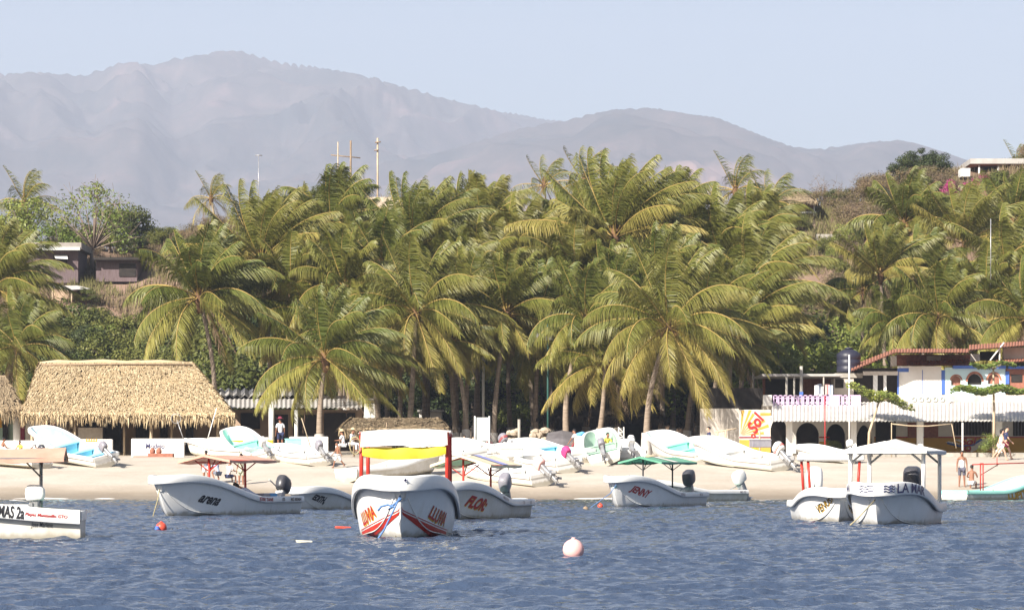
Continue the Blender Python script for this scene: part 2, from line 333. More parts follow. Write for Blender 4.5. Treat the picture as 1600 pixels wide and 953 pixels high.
def pm_water():
    m = bpy.data.materials.new('sea_water'); m.use_nodes = True; t = m.node_tree; N = t.nodes; L = t.links; b = N['Principled BSDF']
    b.inputs['Base Color'].default_value = (.040,.060,.105,1); b.inputs['Roughness'].default_value = .10; b.inputs['IOR'].default_value = 1.333
    geo = N.new('ShaderNodeNewGeometry'); sx = N.new('ShaderNodeSeparateXYZ'); L.new(geo.outputs['Position'], sx.inputs[0])
    mr = N.new('ShaderNodeMapRange'); L.new(sx.outputs[1], mr.inputs[0]); mr.inputs[1].default_value = 125; mr.inputs[2].default_value = 152
    mx = N.new('ShaderNodeMix'); mx.data_type = 'RGBA'; L.new(mr.outputs[0], mx.inputs[0]); mx.inputs[6].default_value = (.040,.060,.105,1); mx.inputs[7].default_value = (.07,.095,.10,1)
    L.new(mx.outputs[2], b.inputs['Base Color'])
    tc = N.new('ShaderNodeTexCoord'); mp = N.new('ShaderNodeMapping'); mp.inputs['Scale'].default_value = (1.0, .7, 1); mp.inputs['Rotation'].default_value = (0,0,.45); L.new(tc.outputs['Object'], mp.inputs[0])
    prev = None
    for sc, st, ds in ((14, .7, .03), (5, .7, .07), (1.6, .5, .12)):
        nz = N.new('ShaderNodeTexNoise'); nz.inputs['Scale'].default_value = sc; nz.inputs['Detail'].default_value = 4; L.new(mp.outputs[0], nz.inputs['Vector'])
        bp = N.new('ShaderNodeBump'); bp.inputs['Strength'].default_value = st; bp.inputs['Distance'].default_value = ds
        L.new(nz.outputs[0], bp.inputs['Height'])
        if prev: L.new(prev.outputs[0], bp.inputs['Normal'])
        prev = bp
    L.new(prev.outputs[0], b.inputs['Normal'])
    return m
tag(grid_mesh('sea', Xw, Yw, Zw, pm_water()), 'choppy slate blue bay water', kind='structure')
# foam line where the wavelets reach the sand
fm = MB(); rr = random.Random(3)
for i in range(75):
    px = rr.uniform(-40, 1640); 
    if abs(math.sin(px*.013)+.5*math.sin(px*.031)) < .35: continue
    X = (px-800)/F*151.3; ln = rr.uniform(.3, 1.5); wd = rr.uniform(.015,.05); y0 = 151.2+.5*math.sin(X*.5)+rr.uniform(-.35,.3)
    pts = []
    n = 7
    for j in range(n):
        a = j/(n-1); pts.append((X-ln/2+ln*a, y0, .05))
    for j in range(n-1):
        h0 = wd*math.sin(math.pi*j/(n-1))+.01; h1 = wd*math.sin(math.pi*(j+1)/(n-1))+.01
        p, q = pts[j], pts[j+1]
        fm.quad((p[0],p[1]-h0,.03),(q[0],q[1]-h1,.03),(q[0],q[1]+h1*.3,.03+h1*.9),(p[0],p[1]+h0*.3,.03+h0*.9))
tag(fm.build('foam', pm('foam', (.8,.8,.8), None, rough=.9)), 'thin white foam along the waterline', kind='stuff')

# mountains: ridged relief whose crest follows the real skyline
def mountains(name, prof, y0, y1, seed, mat, nr=170, nc=620, amp=.16, ext=(-500,2100), foot=0.0, base_px=None):
    pxs = np.linspace(ext[0], ext[1], nc); rowsY = np.linspace(y0, y1, nr)
    prof = np.array(prof, float); cr = np.interp(pxs, prof[:,0], prof[:,1])
    R = np.zeros((nr, nc)); 
    for i, yy in enumerate(rowsY):
        for j, px in enumerate(pxs):
            X = (px-800)/F*yy
            s = 1/900.0; p = Vector((X*s*1.0+seed, yy*s*.75, seed)); v = 0; a = 1; 
            p = p + Vector((noise.noise(p*1.7)*.35, noise.noise(p*1.7+Vector((9,3,1)))*.35, 0))
            for o_ in range(5):
                v += a*(1-abs(noise.noise(p))*2.0); p = p*2.07; a *= .5
            R[i, j] = v/1.9
    tt = (rowsY-y0)/(y1-y0)
    env = np.sin(np.clip(tt*1.18, 0, 1)*math.pi/2)**1.15
    env = env*np.where(tt > .85, 1-(tt-.85)/.15*.5, 1)
    Hh = env[:,None]*(1-amp) + amp*R*np.sin(np.clip(tt*1.25,0,1)*math.pi*.5)[:,None]**.7*1.0
    ang = Hh*1.0
    # normalise per column so the skyline matches
    A = ang/(rowsY[:,None]/y1)
    mxc = A.max(0)
    kern = np.ones(5)/5; mxs = np.convolve(np.pad(mxc, 2, 'edge'), kern, 'valid')
    zc = (HZ-cr)/F
    Z = ang*(zc/mxs)[None,:]*y1 + CH
    Z[0,:] = -3; Z[-1,:] = -3
    X = (pxs[None,:]-800)/F*rowsY[:,None]; Y = np.repeat(rowsY[:,None], nc, 1)
    return tag(grid_mesh(name, X, Y, Z, mat), kind='structure')
def pm_mtn(name, scars):
    m = bpy.data.materials.new(name); m.use_nodes = True; t = m.node_tree; N = t.nodes; L = t.links; b = N['Principled BSDF']
    b.inputs['Roughness'].default_value = 1; b.inputs['Specular IOR Level'].default_value = 0
    geo = N.new('ShaderNodeNewGeometry')
    nz = N.new('ShaderNodeTexNoise'); nz.inputs['Scale'].default_value = .0030; nz.inputs['Detail'].default_value = 11; nz.inputs['Roughness'].default_value = .80; L.new(geo.outputs['Position'], nz.inputs['Vector'])
    cr = N.new('ShaderNodeValToRGB'); L.new(nz.outputs[0], cr.inputs[0]); E = cr.color_ramp.elements
    E[0].position = .40; E[0].color = (.022,.028,.030,1); E[1].position = .66; E[1].color = (.14,.09,.085,1); e = E.new(.55); e.color = (.07,.058,.055,1)
    col = cr.outputs[0]
    if scars:
        for (cx, cy, cz, rx, ry, rz) in scars:
            v = N.new('ShaderNodeVectorMath'); v.operation = 'SUBTRACT'; L.new(geo.outputs['Position'], v.inputs[0]); v.inputs[1].default_value = (cx, cy, cz)
            d = N.new('ShaderNodeVectorMath'); d.operation = 'DIVIDE'; L.new(v.outputs[0], d.inputs[0]); d.inputs[1].default_value = (rx, ry, rz)
            ln = N.new('ShaderNodeVectorMath'); ln.operation = 'LENGTH'; L.new(d.outputs[0], ln.inputs[0])
            n2 = N.new('ShaderNodeTexNoise'); n2.inputs['Scale'].default_value = .01; n2.inputs['Detail'].default_value = 6; L.new(geo.outputs['Position'], n2.inputs['Vector'])
            ad = N.new('ShaderNodeMath'); ad.operation = 'MULTIPLY_ADD'; L.new(n2.outputs[0], ad.inputs[0]); ad.inputs[1].default_value = 1.3; L.new(ln.outputs['Value'], ad.inputs[2])
            mr = N.new('ShaderNodeMapRange'); L.new(ad.outputs[0], mr.inputs[0]); mr.inputs[1].default_value = 1.75; mr.inputs[2].default_value = 1.45
            mx = N.new('ShaderNodeMix'); mx.data_type = 'RGBA'; L.new(mr.outputs[0], mx.inputs[0]); L.new(col, mx.inputs[6]); mx.inputs[7].default_value = (.26,.165,.14,1); col = mx.outputs[2]
    L.new(col, b.inputs['Base Color'])
    return m
P_MAIN = [(-500,150),(-200,125),(0,117),(60,113),(130,119),(160,110),(185,99),(215,97),(240,102),(270,94),(310,87),(340,80),(375,80),(400,88),(440,99),(500,106),(560,116),(620,133),(700,156),(780,174),(860,188),(950,200),(1050,215),(1150,235),(1300,262),(1500,285),(2100,300)]
P_RIGHT = [(-500,330),(300,290),(560,262),(700,235),(800,205),(860,192),(890,188),(925,178),(960,171),(1020,169),(1080,179),(1120,184),(1160,200),(1200,216),(1240,230),(1270,233),(1310,230),(1350,223),(1400,219),(1430,224),(1470,236),(1510,250),(1560,262),(1640,270),(2100,280)]
mountains('mountains', P_MAIN, 5600, 9800, 2.3, pm_mtn('mountain_scrub', []), amp=.24)
mountains('foothills', P_RIGHT, 4900, 7900, 7.1, pm_mtn('foothill_scrub', [(430,6500,560,150,1200,70),(600,6300,420,200,1200,60),(100,6500,500,120,900,44),(520,5900,300,280,900,56)]), nr=140, nc=560, amp=.22)

# air
hz = MB(); hz.box((-2600,-60,-4.6),(2600,10200,1420))
hm = bpy.data.materials.new('haze_air'); hm.use_nodes = True; t = hm.node_tree; t.nodes.remove(t.nodes['Principled BSDF'])
pv = t.nodes.new('ShaderNodeVolumePrincipled'); pv.inputs['Color'].default_value = (.72,.81,1.0,1); pv.inputs['Density'].default_value = .00012; pv.inputs['Anisotropy'].default_value = 0.0
t.links.new(pv.outputs[0], t.nodes['Material Output'].inputs['Volume'])
tag(hz.build('haze', hm), 'pale blue haze hanging in the air', kind='stuff')
# ================= PALMS =================
WIND = Vector((1, .15, 0)).normalized()
def frond(mb, rb, org, az, e0, L, droop, wnd, tint, rr, nl=58, LL=1.0, twist=0.0):
    seg = 16; ds = L/seg
    d = Vector((math.cos(e0)*math.cos(az), math.cos(e0)*math.sin(az), math.sin(e0)))
    p = Vector(org); pts = [p.copy()]; dirs = [d.copy()]
    for k in range(seg):
        a = (k+1)/seg
        d = (d + Vector((0,0,-1))*droop*(.25+a*1.25)*ds*.24 + WIND*wnd*(.15+a)*ds*.16).normalized()
        p = p + d*ds; pts.append(p.copy()); dirs.append(d.copy())
    rb.tube(pts, [.050*(1-i/seg)**.8+.008 for i in range(seg+1)], 3, caps=False)
    sd0 = Vector((-math.sin(az), math.cos(az), 0))
    for side in (1, -1):
        for i in range(nl):
            u = .13+.87*(i+.5*(side > 0)+rr.uniform(-.3,.3))/nl
            if u > 1: u = 1
            if rr.random() < .04: continue
            fi = u*seg; k = min(int(fi), seg-1); fr = fi-k
            q = pts[k].lerp(pts[k+1], fr); t = dirs[k].lerp(dirs[k+1], fr).normalized()
            s = (sd0 - t*sd0.dot(t)).normalized()
            up = s.cross(t); up = up if up.z > 0 else -up
            ll = LL*(.38+.62*smooth(.1,.38,u))*(1-.62*smooth(.6,1.0,u))*rr.uniform(.70,1.15)
            hang = .42+.40*rr.random()+.35*(1-abs(t.z))
            dd = (s*side*(.80)+t*(.55+.5*u)+up*.12+Vector((0,0,-1))*hang+WIND*wnd*.42).normalized()
            d2 = (dd+Vector((0,0,-1))*(.95+.5*rr.random())+WIND*wnd*.45).normalized()
            wv = (t*.85+up*rr.uniform(-.55,.55)).normalized()*.022
            m1 = q+dd*ll*.5; e = m1+d2*ll*.5
            n = len(mb.v)
            mb.v += [tuple(q-wv*.8), tuple(q+wv*.8), tuple(m1+wv), tuple(m1-wv), tuple(e)]
            mb.f += [(n,n+1,n+2,n+3), (n+3,n+2,n+4)]; mb.m += [0,0]; mb.sm += [False, False]
            tv = min(1, max(0, tint+rr.uniform(-.12,.12)))
            mb.c += [tv, tv, tv+.08, tv+.08, min(1,tv+.30)]
def crown(seed, nf=27, L=4.6, droop=1.0, wnd=1.0, upright=0.0, nl=112):
    nf = int(nf*1.22) if nl > 40 else nf
    rr = random.Random(seed); lf = MB(); rb = MB(); ff = MB(); cc = MB(); dd = MB(); dr = MB()
    for i in range(nf):
        a = i/(nf-1)
        az = i*2.39996+rr.uniform(-.25,.25)
        e0 = RAD(86-a*(112-upright)+rr.uniform(-7,7))
        l = L*(.78+.30*math.sin(min(1,a*1.5)*math.pi/2))*rr.uniform(.86,1.08)
        tint = .05+.55*smooth(.55,1.0,a)+rr.uniform(-.05,.12)
        r = .16
        frond(lf, rb, (r*math.cos(az), r*math.sin(az), .35*(1-a)), az, e0, l, droop*rr.uniform(.8,1.7)*(1.0-.35*(a < .15)), wnd*rr.uniform(.6,1.2), tint, rr, nl=nl, LL=1.5)
    for i in range(rr.choice((2,3,4))):       # dead fronds hanging down the trunk
        az = rr.uniform(0, 6.28)
        frond(dd, dr, (.18*math.cos(az), .18*math.sin(az), -.1), az, RAD(-58+rr.uniform(-18,16)), L*rr.uniform(.6,.85), 1.2, .3, .5, rr, nl=26, LL=.7)
    dd.c = []
    ff.lathe([(.12,-.75),(.21,-.35),(.27,.05),(.22,.45),(.10,.95)], n=10)
    for i in range(9):
        az = rr.uniform(0,6.28); ff.tube([(0.15*math.cos(az),.15*math.sin(az),.1),(.55*math.cos(az),.55*math.sin(az),-.05),(.75*math.cos(az),.75*math.sin(az),-.5)], [.03,.02,.008], 4)
    def me(mb, nm, mt):
        o = mb.build(nm, mt); d = o.data; bpy.data.objects.remove(o); return d
    return dict(fronds=me(lf,'fronds',M['palmleaf']), frond_stems=me(rb,'frond_stems',M['rachis']), crown_fibre=me(ff,'crown_fibre',M['fibre']),
                dead_fronds=me(dd,'dead_fronds',M['leafdry']))
CR = [crown(11, 29, 4.7, 1.0, 1.0), crown(23, 26, 4.4, 1.15, .9), crown(35, 30, 4.9, .85, 1.1), crown(47, 24, 4.3, 1.2, 1.3),
      crown(59, 28, 4.6, 1.0, .8), crown(61, 20, 4.8, .55, 1.0, upright=45), crown(73, 25, 4.6, .9, 1.4), crown(88, 31, 5.0, 1.05, .7),
      crown(95, 22, 4.7, .7, 1.2, upright=30), crown(131, 24, 5.4, .42, 1.1, upright=40), crown(145, 24, 4.4, 1.5, 1.6), crown(157, 19, 4.9, .8, .5, upright=15), crown(163, 27, 4.2, 1.35, .4)]
CR_FAR = [crown(101, 16, 3.6, 1.3, 2.2, nl=30), crown(105, 18, 3.8, 1.2, 1.6, nl=30)]
def palm(cx, cy, bx, Y, var, s=1.0, rz=0.0, label=None, group=None, ww=True, nuts=0, lean=None, cr=None, thick=1.0):
    C = cr or CR[var % len(CR)]
    Xb = (bx-800)/F*Y; zb = gz(Xb, Y); top = PX(cx, cy, Y + (rz*.5))
    root = empty('coconut_palm', (Xb, Y, zb), 0, label, 'palm tree', group)
    rel = top-Vector((Xb, Y, zb)); rr = random.Random(int(cx*7+cy))
    n = 12; pts = []; rad = []
    cv = rel.x*.30+rr.uniform(-.35,.35)
    for i in range(n+1):
        a = i/n; x = rel.x*a - cv*math.sin(a*math.pi)*.8; y = rel.y*a+.25*math.sin(a*3.1+cx)
        pts.append(Vector((x if i < n else rel.x, y if i < n else rel.y, rel.z*a-.3*(i == 0)))); rad.append((.185*(1-.42*a)+.12*math.exp(-a*14))*thick)
    mb = MB(); mb.tube(pts, rad, 9, caps=False); mb.build('trunk', M['palmtrunk'], root)
    if ww:
        w = MB(); hgt = rr.uniform(1.1,1.5); 
        w.tube([pts[0].lerp(pts[1], q*hgt*n/rel.z) if q*hgt*n/rel.z <= 1 else pts[1].lerp(pts[2], q*hgt*n/rel.z-1) for q in (0,.34,.67,1)], [rad[0]*1.0+.012, rad[0]*.93+.012, rad[0]*.87+.01, rad[0]*.84+.008], 10, caps=False)
        w.build('whitewash_band', M['whitewash'], root)
    for k, me in C.items():
        c = link_mesh(k, me, root); c.location = rel; c.rotation_euler = (0, 0, rz); c.scale = (s*1.06, s*1.06, s*1.06)
    for i in range(nuts):
        az = rr.uniform(0,6.28); c = link_mesh('coconut', NUT, root); c.location = rel+Vector((.38*math.cos(az), .38*math.sin(az), -.25+rr.uniform(-.3,.2))); c.scale = [rr.uniform(.9,1.35)]*3
    return root
_n = MB(); _n.lathe([(.13*math.sin(q*math.pi/6), -.15*math.cos(q*math.pi/6)) for q in range(7)], n=8); NUT = _n.build('coconut', M['coconut']).data; bpy.data.objects.remove(bpy.data.objects['coconut'])
AUTO = []      # (object, photo column, photo row, base label, group)
# hand-placed palms: crown centre and foot in the photo, distance, crown variant
PALMS = [
 (312,468,334,203,0,1.12,0,'lone coconut palm with yellow fronds hanging over the right end of the big thatched roof'),
 (409,408,424,210,9,1.0,.2,'tall coconut palm with stiff upright fronds at the left end of the grove'),
 (508,562,500,190,2,.98,0,'low front coconut palm between the low tan house and the small thatched shelter'),
 (518,352,530,222,4,1.0,.3,'bushy coconut palm just below the dark wooden cross on the hill'),
 (540,452,545,204,1,.95,-.3,'coconut palm directly behind the low front palm, crown half hidden'),
 (650,492,637,198,7,1.05,0,'coconut palm with wide crown above the right end of the small thatched shelter'),
 (650,385,662,215,9,.95,-.2,'tall coconut palm with erect fronds to the right of the utility pole'),
 (758,366,742,224,8,.95,.2,'coconut palm with pointed upright fronds near the middle of the grove skyline'),
 (706,440,712,212,3,.95,.1,'coconut palm crown between the wide crowned palm and the white notice board'),
 (792,492,770,201,4,.95,-.2,'coconut palm leaning over the white notice board'),
 (808,402,836,216,6,1.0,0,'coconut palm with long arching fronds above the green floodlight mast'),
 (916,500,886,197,1,.92,.3,'slender coconut palm in front of the dark peaked shelter, left of its apex'),
 (870,545,852,206,3,.80,0,'short coconut palm with sunlit pale trunk left of the dark peaked shelter'),
 (961,372,943,212,9,1.12,0,'tallest coconut palm of the grove, its fronds blown to the right'),
 (900,432,915,210,0,.95,-.4,'coconut palm crown above the slender palm of the dark shelter'),
 (1045,515,1010,190,7,1.12,.1,'large front coconut palm with pale curved trunk, right of the dark peaked shelter'),
 (1030,452,1034,206,2,.95,0,'coconut palm crown behind the large leaning front palm'),
 (1008,575,1040,212,5,.6,0,'thin young coconut palm beside the large leaning front palm'),
 (1122,395,1092,215,6,1.05,0,'coconut palm at the right of the grove with fronds bowed by wind'),
 (1172,452,1150,205,6,1.12,.15,'coconut palm at the right edge of the grove, fronds drooping over the painted bar'),
 (1106,505,1072,203,4,1.0,.3,'coconut palm trunk rising behind the turquoise lined beached boat'),
 (1046,350,1050,226,4,.95,.5,'coconut palm on the skyline right of the tallest palm'),
 (1414,352,1420,238,0,.98,0,'coconut palm loaded with orange coconuts above the tiled roof house'),
 (1508,380,1512,232,5,1.0,.2,'coconut palm with feathery upright fronds right of the one full of coconuts'),
 (1468,498,1470,214,1,1.02,0,'coconut palm spreading low right behind the tiled roof'),
 (1376,430,1384,226,5,.85,-.2,'small coconut palm left of the palm full of coconuts'),
 (1572,420,1570,226,6,1.05,.1,'coconut palm with windblown crown at the right edge of the picture'),
 (1606,500,1610,212,2,.95,.3,'coconut palm cut off by the right edge of the picture'),
 (-8,452,-20,205,2,1.0,.2,'coconut palm cut off by the left edge of the picture'),
 (1440,438,1446,230,10,.95,.2,'coconut palm half hidden directly below the coconut laden one'),
 (1541,462,1536,222,12,.95,-.3,'coconut palm between the low spreading palm and the right edge'),
 (1583,352,1584,240,11,.95,.4,'high coconut palm near the right edge below the hilltop house'),
 (1402,512,1396,216,12,.8,.1,'small coconut palm left of the palm spreading low behind the tiled roof'),
 (1350,458,1352,232,10,.8,.5,'coconut palm with drooping fronds above the black water tank'),
 (596,420,590,211,11,1.0,.3,'coconut palm with few stiff fronds left of the wide crowned palm'),
 (1180,372,1170,226,10,.95,.1,'coconut palm with rounded drooping crown at the upper right shoulder of the grove'),
 (455,452,452,207,12,.95,-.2,'coconut palm crown between the lone palm and the low front palm'),
 (28,545,20,198,3,.85,.1,'low coconut palm above the small thatched hut at the far left'),
]
for (cx,cy,bx,Y,v,s,rz,lab) in PALMS:
    palm(cx,cy,bx,Y,v,s,rz,lab, group='coconut palms of the beach grove', nuts={1414:18,1045:6,508:5,650:5,916:6}.get(cx,0), thick=1.1 if Y < 200 else 1.0)
rr = random.Random(5)
for row, (Y, y0, y1, step) in enumerate(((229, 372, 404, 44), (216, 418, 468, 41), (206, 470, 530, 40), (199, 520, 572, 62))):
    x = 452+row*17
    while x < 1175:
        ok = all(abs(x-p[0])+abs((y0+y1)/2-p[1])*.8 > (33 if row < 3 else 60) for p in PALMS) and not (row == 3 and x < 560)
        if ok:
            cy = rr.uniform(y0, y1) + (20 if (x < 480 or 590 < x < 700 and row == 0) else 0)
            AUTO.append(palm(x, cy, x+rr.uniform(-26,26), Y+rr.uniform(-3,3), rr.randint(0,12), rr.uniform(.82,1.08)*(.84 if row == 3 else 1), rr.uniform(-.9,.9),
                 'coconut palm packed in the middle of the dense grove, only part of its crown showing between the others', group='crowded inner palms of the grove', nuts=0, ww=rr.random() < .6))
            AUTO[-1] = (AUTO[-1], x, cy, 'half hidden inner coconut palm crown', 'crowded inner palms of the grove')
        x += step*rr.uniform(.8,1.2)
for (cx,cy,Y,v,s,lab) in [(850,292,330,0,1.0,'distant wind bent palm on the skyline, left of the tallest grove palm'),(913,288,262,0,.95,'small palm tuft on the skyline touching the tallest grove palm'),
                      (1149,300,290,1,1.0,'distant palm with swept fronds on the hill left of the thatched hill house'),(1203,322,287,0,1.0,'distant palm against the wall of the thatched hill house'),
                      (38,318,300,1,.95,'dark distant palm tuft on the skyline at the far left'),(330,312,290,1,.7,'thin pale palm on the skyline left of the tall upright palm'),
                      (1590,262,300,1,.7,'palm beside the flat roofed house at the top right')]:
    X = (cx-800)/F*Y
    palm(cx, cy, cx+4, Y, 0, s, 0, lab, 'distant palms on the hill', ww=False, nuts=0, cr=CR_FAR[v], thick=.8)

# ================= BROADLEAF TREES AND SHRUBS =================
def leafy(seed, H, W, nleaf, lsize, clumps, twiggy=False, flat=False, trunk_r=.16, hollow=.45):
    rr = random.Random(seed); tk = MB(); lf = MB()
    h0 = H*(.30 if not flat else .75)
    tk.tube([(0,0,-.4),(rr.uniform(-.1,.1)*W,0,h0*.5),(rr.uniform(-.1,.1)*W,rr.uniform(-.1,.1)*W,h0)], [trunk_r*1.3,trunk_r,trunk_r*.8], 7)
    cs = []
    for i in range(clumps):
        az = rr.uniform(0,6.283); r = W*.5*math.sqrt(rr.random())*.86
        top = 1-(r/(W*.5))**2*.55
        z = h0*.8+(H-h0*.8)*(rr.uniform(.12,1.0)*top) if not flat else H*rr.uniform(.88,1.0)
        cr = W*rr.uniform(.10,.19)
        c = Vector((r*math.cos(az), r*math.sin(az), z)); cs.append((c, cr))
        mid = c*.5+Vector((0,0,h0*.45)); tk.tube([(0,0,h0*.8), mid, c], [trunk_r*.55, trunk_r*.3, trunk_r*.08], 4)
        if twiggy:
            for q in range(7):
                e = c+Vector((rr.gauss(0,1),rr.gauss(0,1),rr.gauss(.5,.8))).normalized()*cr*rr.uniform(.6,1.35)
                tk.tube([c, (c+e)/2+Vector((rr.uniform(-.1,.1),0,.08)), e], [trunk_r*.14, trunk_r*.09, .012], 3, caps=False)
    per = nleaf//clumps
    for c, cr in cs:
        ct = rr.uniform(0,.6)
        for j in range(per):
            d = Vector((rr.gauss(0,1), rr.gauss(0,1), rr.gauss(0,1))).normalized()
            rad = cr*(hollow+(1.12-hollow)*rr.random()**.6); p = c+Vector((d.x*rad, d.y*rad, d.z*rad*(.75 if not flat else .45)))
            s = lsize*rr.uniform(.6,1.3)
            nrm = (d*.7+Vector((rr.uniform(-.6,.6), rr.uniform(-.6,.6), rr.uniform(0,.8)))).normalized()
            u = nrm.orthogonal().normalized(); a = rr.uniform(0,6.28); v = nrm.cross(u); u, v = u*math.cos(a)+v*math.sin(a), v*math.cos(a)-u*math.sin(a)
            n = len(lf.v); lf.v += [tuple(p-u*s), tuple(p-v*s*.45), tuple(p+u*s), tuple(p+v*s*.45)]; lf.f.append((n,n+1,n+2,n+3)); lf.m.append(0); lf.sm.append(False)
            tv = min(1, max(0, ct+rr.uniform(-.2,.35))); lf.c += [tv]*4
    return tk, lf
def mesh_of(mb, nm, mt):
    o = mb.build(nm, mt); d = o.data; bpy.data.objects.remove(o); return d
def variant(mt, bark='bark', **k):
    tk, lf = leafy(**k); return (mesh_of(tk,'trunk',M[bark]), mesh_of(lf,'crown',M[mt]))
VT = dict(
 dense=[variant('leafdark', seed=s, H=7.5, W=8, nleaf=7000, lsize=.20, clumps=34) for s in (1,2,3)],
 green=[variant('leafmid', seed=s, H=4.6, W=5.5, nleaf=5200, lsize=.14, clumps=26) for s in (4,5,6)],
 bright=[variant('leafbright', seed=s, H=4.5, W=5.6, nleaf=3000, lsize=.13, clumps=24) for s in (7,8)],
 dry=[variant('leafdry', 'twig', seed=s, H=2.8, W=4.4, nleaf=1700, lsize=.10, clumps=22, twiggy=True, trunk_r=.09) for s in (9,10,11)],
 thin=[variant('leafbright', 'twig', seed=s, H=6.2, W=7.0, nleaf=2300, lsize=.13, clumps=30, twiggy=True, trunk_r=.13) for s in (14,15)],
 bare=[variant('leafdry', 'twig', seed=s, H=5.2, W=5.5, nleaf=260, lsize=.09, clumps=24, twiggy=True, trunk_r=.12) for s in (17,18)],
 bloom=[variant('bougain', seed=19, H=2.4, W=3.6, nleaf=2200, lsize=.10, clumps=20)],
)
def plant(kind, px, Y, s=1.0, dz=0.0, name='tree', label='', cat='tree', group=None, v=0, rz=0, sz=1.0, base=None):
    X = (px-800)/F*Y; z = gz(X, Y) if base is None else base
    r = empty(name, (X, Y, z+dz), rz, label, cat, group); r.scale = (s, s, s*sz)
    tk, cr = VT[kind][v % len(VT[kind])]
    link_mesh('trunk', tk, r); link_mesh('crown', cr, r); return r
rr = random.Random(77)
# dark wall of trees behind the grove and behind the houses
def plantA(kind, px, Y, s, name, base, cat, group, **k):
    o = plant(kind, px, Y, s, 0, name, base, cat, group, **k); z = o.location.z+2.0*s
    AUTO.append((o, px, HZ-(z-CH)/Y*F, base, group))
for i, px in enumerate(range(395, 1240, 37)):
    if 845 < px < 1050: continue
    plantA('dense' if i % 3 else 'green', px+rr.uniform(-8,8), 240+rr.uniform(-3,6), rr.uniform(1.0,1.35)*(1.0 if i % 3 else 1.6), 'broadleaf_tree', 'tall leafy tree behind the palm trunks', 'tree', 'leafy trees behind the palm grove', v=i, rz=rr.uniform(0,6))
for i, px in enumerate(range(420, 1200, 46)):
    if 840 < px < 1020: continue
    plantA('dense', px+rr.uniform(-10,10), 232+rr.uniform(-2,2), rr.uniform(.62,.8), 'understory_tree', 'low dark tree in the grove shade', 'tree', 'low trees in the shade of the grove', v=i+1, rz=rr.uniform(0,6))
for gi, gp in enumerate((852, 893, 930, 985, 1030)):
    plant('bright', gp, 229+2*math.sin(gp), 1.45, 0, 'broadleaf_tree', ['leftmost','second','middle','fourth','rightmost'][gi]+' of the sunlit-coloured green trees behind the dark peaked shelter', 'tree', 'sunlit-coloured green trees behind the dark shelter', v=gi, rz=gp)  # brighter leaf colour stands in for sunlight on these trees
plant('bright', 806, 222, .72, 0, 'bush', 'bright leafy bush in a sunny gap left of the floodlight mast', 'bush', v=1)
plant('green', 300, 214, 1.1, 0, 'bush', 'green bush in the shade right behind the lone palm trunk', 'bush', v=0)
plant('green', 380, 222, 1.35, 0, 'broadleaf_tree', 'round green tree above the low corrugated roof', 'tree', v=1)
plant('green', 345, 232, 1.5, 0, 'broadleaf_tree', 'mid green tree between the lone palm and the tall upright palm', 'tree', v=2)
# left slope above the big thatched roof
def nearhouse(px, Y): return (-5 < px < 135 and 262 < Y < 284) or (140 < px < 224 and 266 < Y < 285)
n = 0
while n < 150:
    px = rr.uniform(-70, 400); Y = rr.uniform(206, 300)
    if nearhouse(px, Y) and rr.random() < .93: continue
    q = rr.random(); hi = Y > 262
    k = ('dry' if q < .45 else 'green') if hi else ('green' if q < .60 else 'dense' if q < .72 else 'bright' if q < .80 else 'dry')
    sc = rr.uniform(.38,.62) if hi else rr.uniform(.75,1.15)*(.6 if k == 'dense' else 1)
    if Y < 236 and -10 < px < 150: sc *= .8
    plantA(k, px, Y, sc, 'hillside_tree', {'green':'olive green bushy tree','dense':'dark dense tree','bright':'pale green bushy tree','dry':'dry brown bush'}[k], 'tree' if k != 'dry' else 'bush', 'trees and bushes on the left slope', v=n, rz=rr.uniform(0,6), sz=.85); n += 1
for px, Y, s, lab, k in ((40,290,1.35,'pale green airy tree left of the plank shack\'s roof ridge','bright'),(96,286,.9,'small pale green tree directly above the plank shack','bright'),(146,284,1.28,'tall sparse tree with visible branches right of the plank shack','thin'),(200,296,1.0,'dark round tree at the right end of the left hilltop','green'),(5,298,1.0,'dry reddish bush on the far left hilltop','dry')):
    plant(k, px, Y, s, 0, 'hilltop_tree', lab, 'tree', v=int(px) % 3, rz=px)
# middle ridge, partly seen through the palm tops
for i in range(60):
    px = rr.uniform(215, 1250); k = 'dry' if rr.random() < .5 else 'green'
    plantA(k, px, rr.uniform(270, 304), rr.uniform(.38,.68)*(.72 if 520 < px < 760 else 1), 'ridge_bush', 'dry scrubby bush' if k == 'dry' else 'green scrubby bush', 'bush', 'bushes along the ridge', v=i, rz=rr.uniform(0,6), sz=.8)
# right hillside: dry scrub above, green trees below
n = 0
while n < 190:
    px = rr.uniform(1180, 1690); Y = rr.uniform(250, 304)
    if 1218 < px < 1292 and 266 < Y < 300: continue
    if 1265 < px < 1325 and 272 < Y < 286: continue
    if 1495 < px < 1610 and 286 < Y: continue
    k = 'dry' if rr.random() < .80 else 'green'
    plantA(k, px, Y, rr.uniform(.55,.95)*(.72 if k == 'green' else 1), 'scrub_bush', 'leafless brown scrub bush' if k == 'dry' else 'small olive green bush', 'bush', 'scrub on the right hillside', v=n, rz=rr.uniform(0,6), sz=.85); n += 1
for i in range(70):
    px = rr.uniform(1190, 1690); Y = rr.uniform(208, 252)
    if 1330 < px and Y < 222: Y += 14
    q = rr.random()+(.25 if px < 1350 else 0); k = 'green' if q < .60 else 'bright' if q < .95 else 'dry'
    plantA(k, px, Y, rr.uniform(.85,1.4), 'lower_slope_tree', {'green':'leafy olive green tree','bright':'pale yellow green tree','dry':'dry twiggy tree'}[k], 'tree', 'trees at the foot of the right hillside', v=i, rz=rr.uniform(0,6), sz=.9)
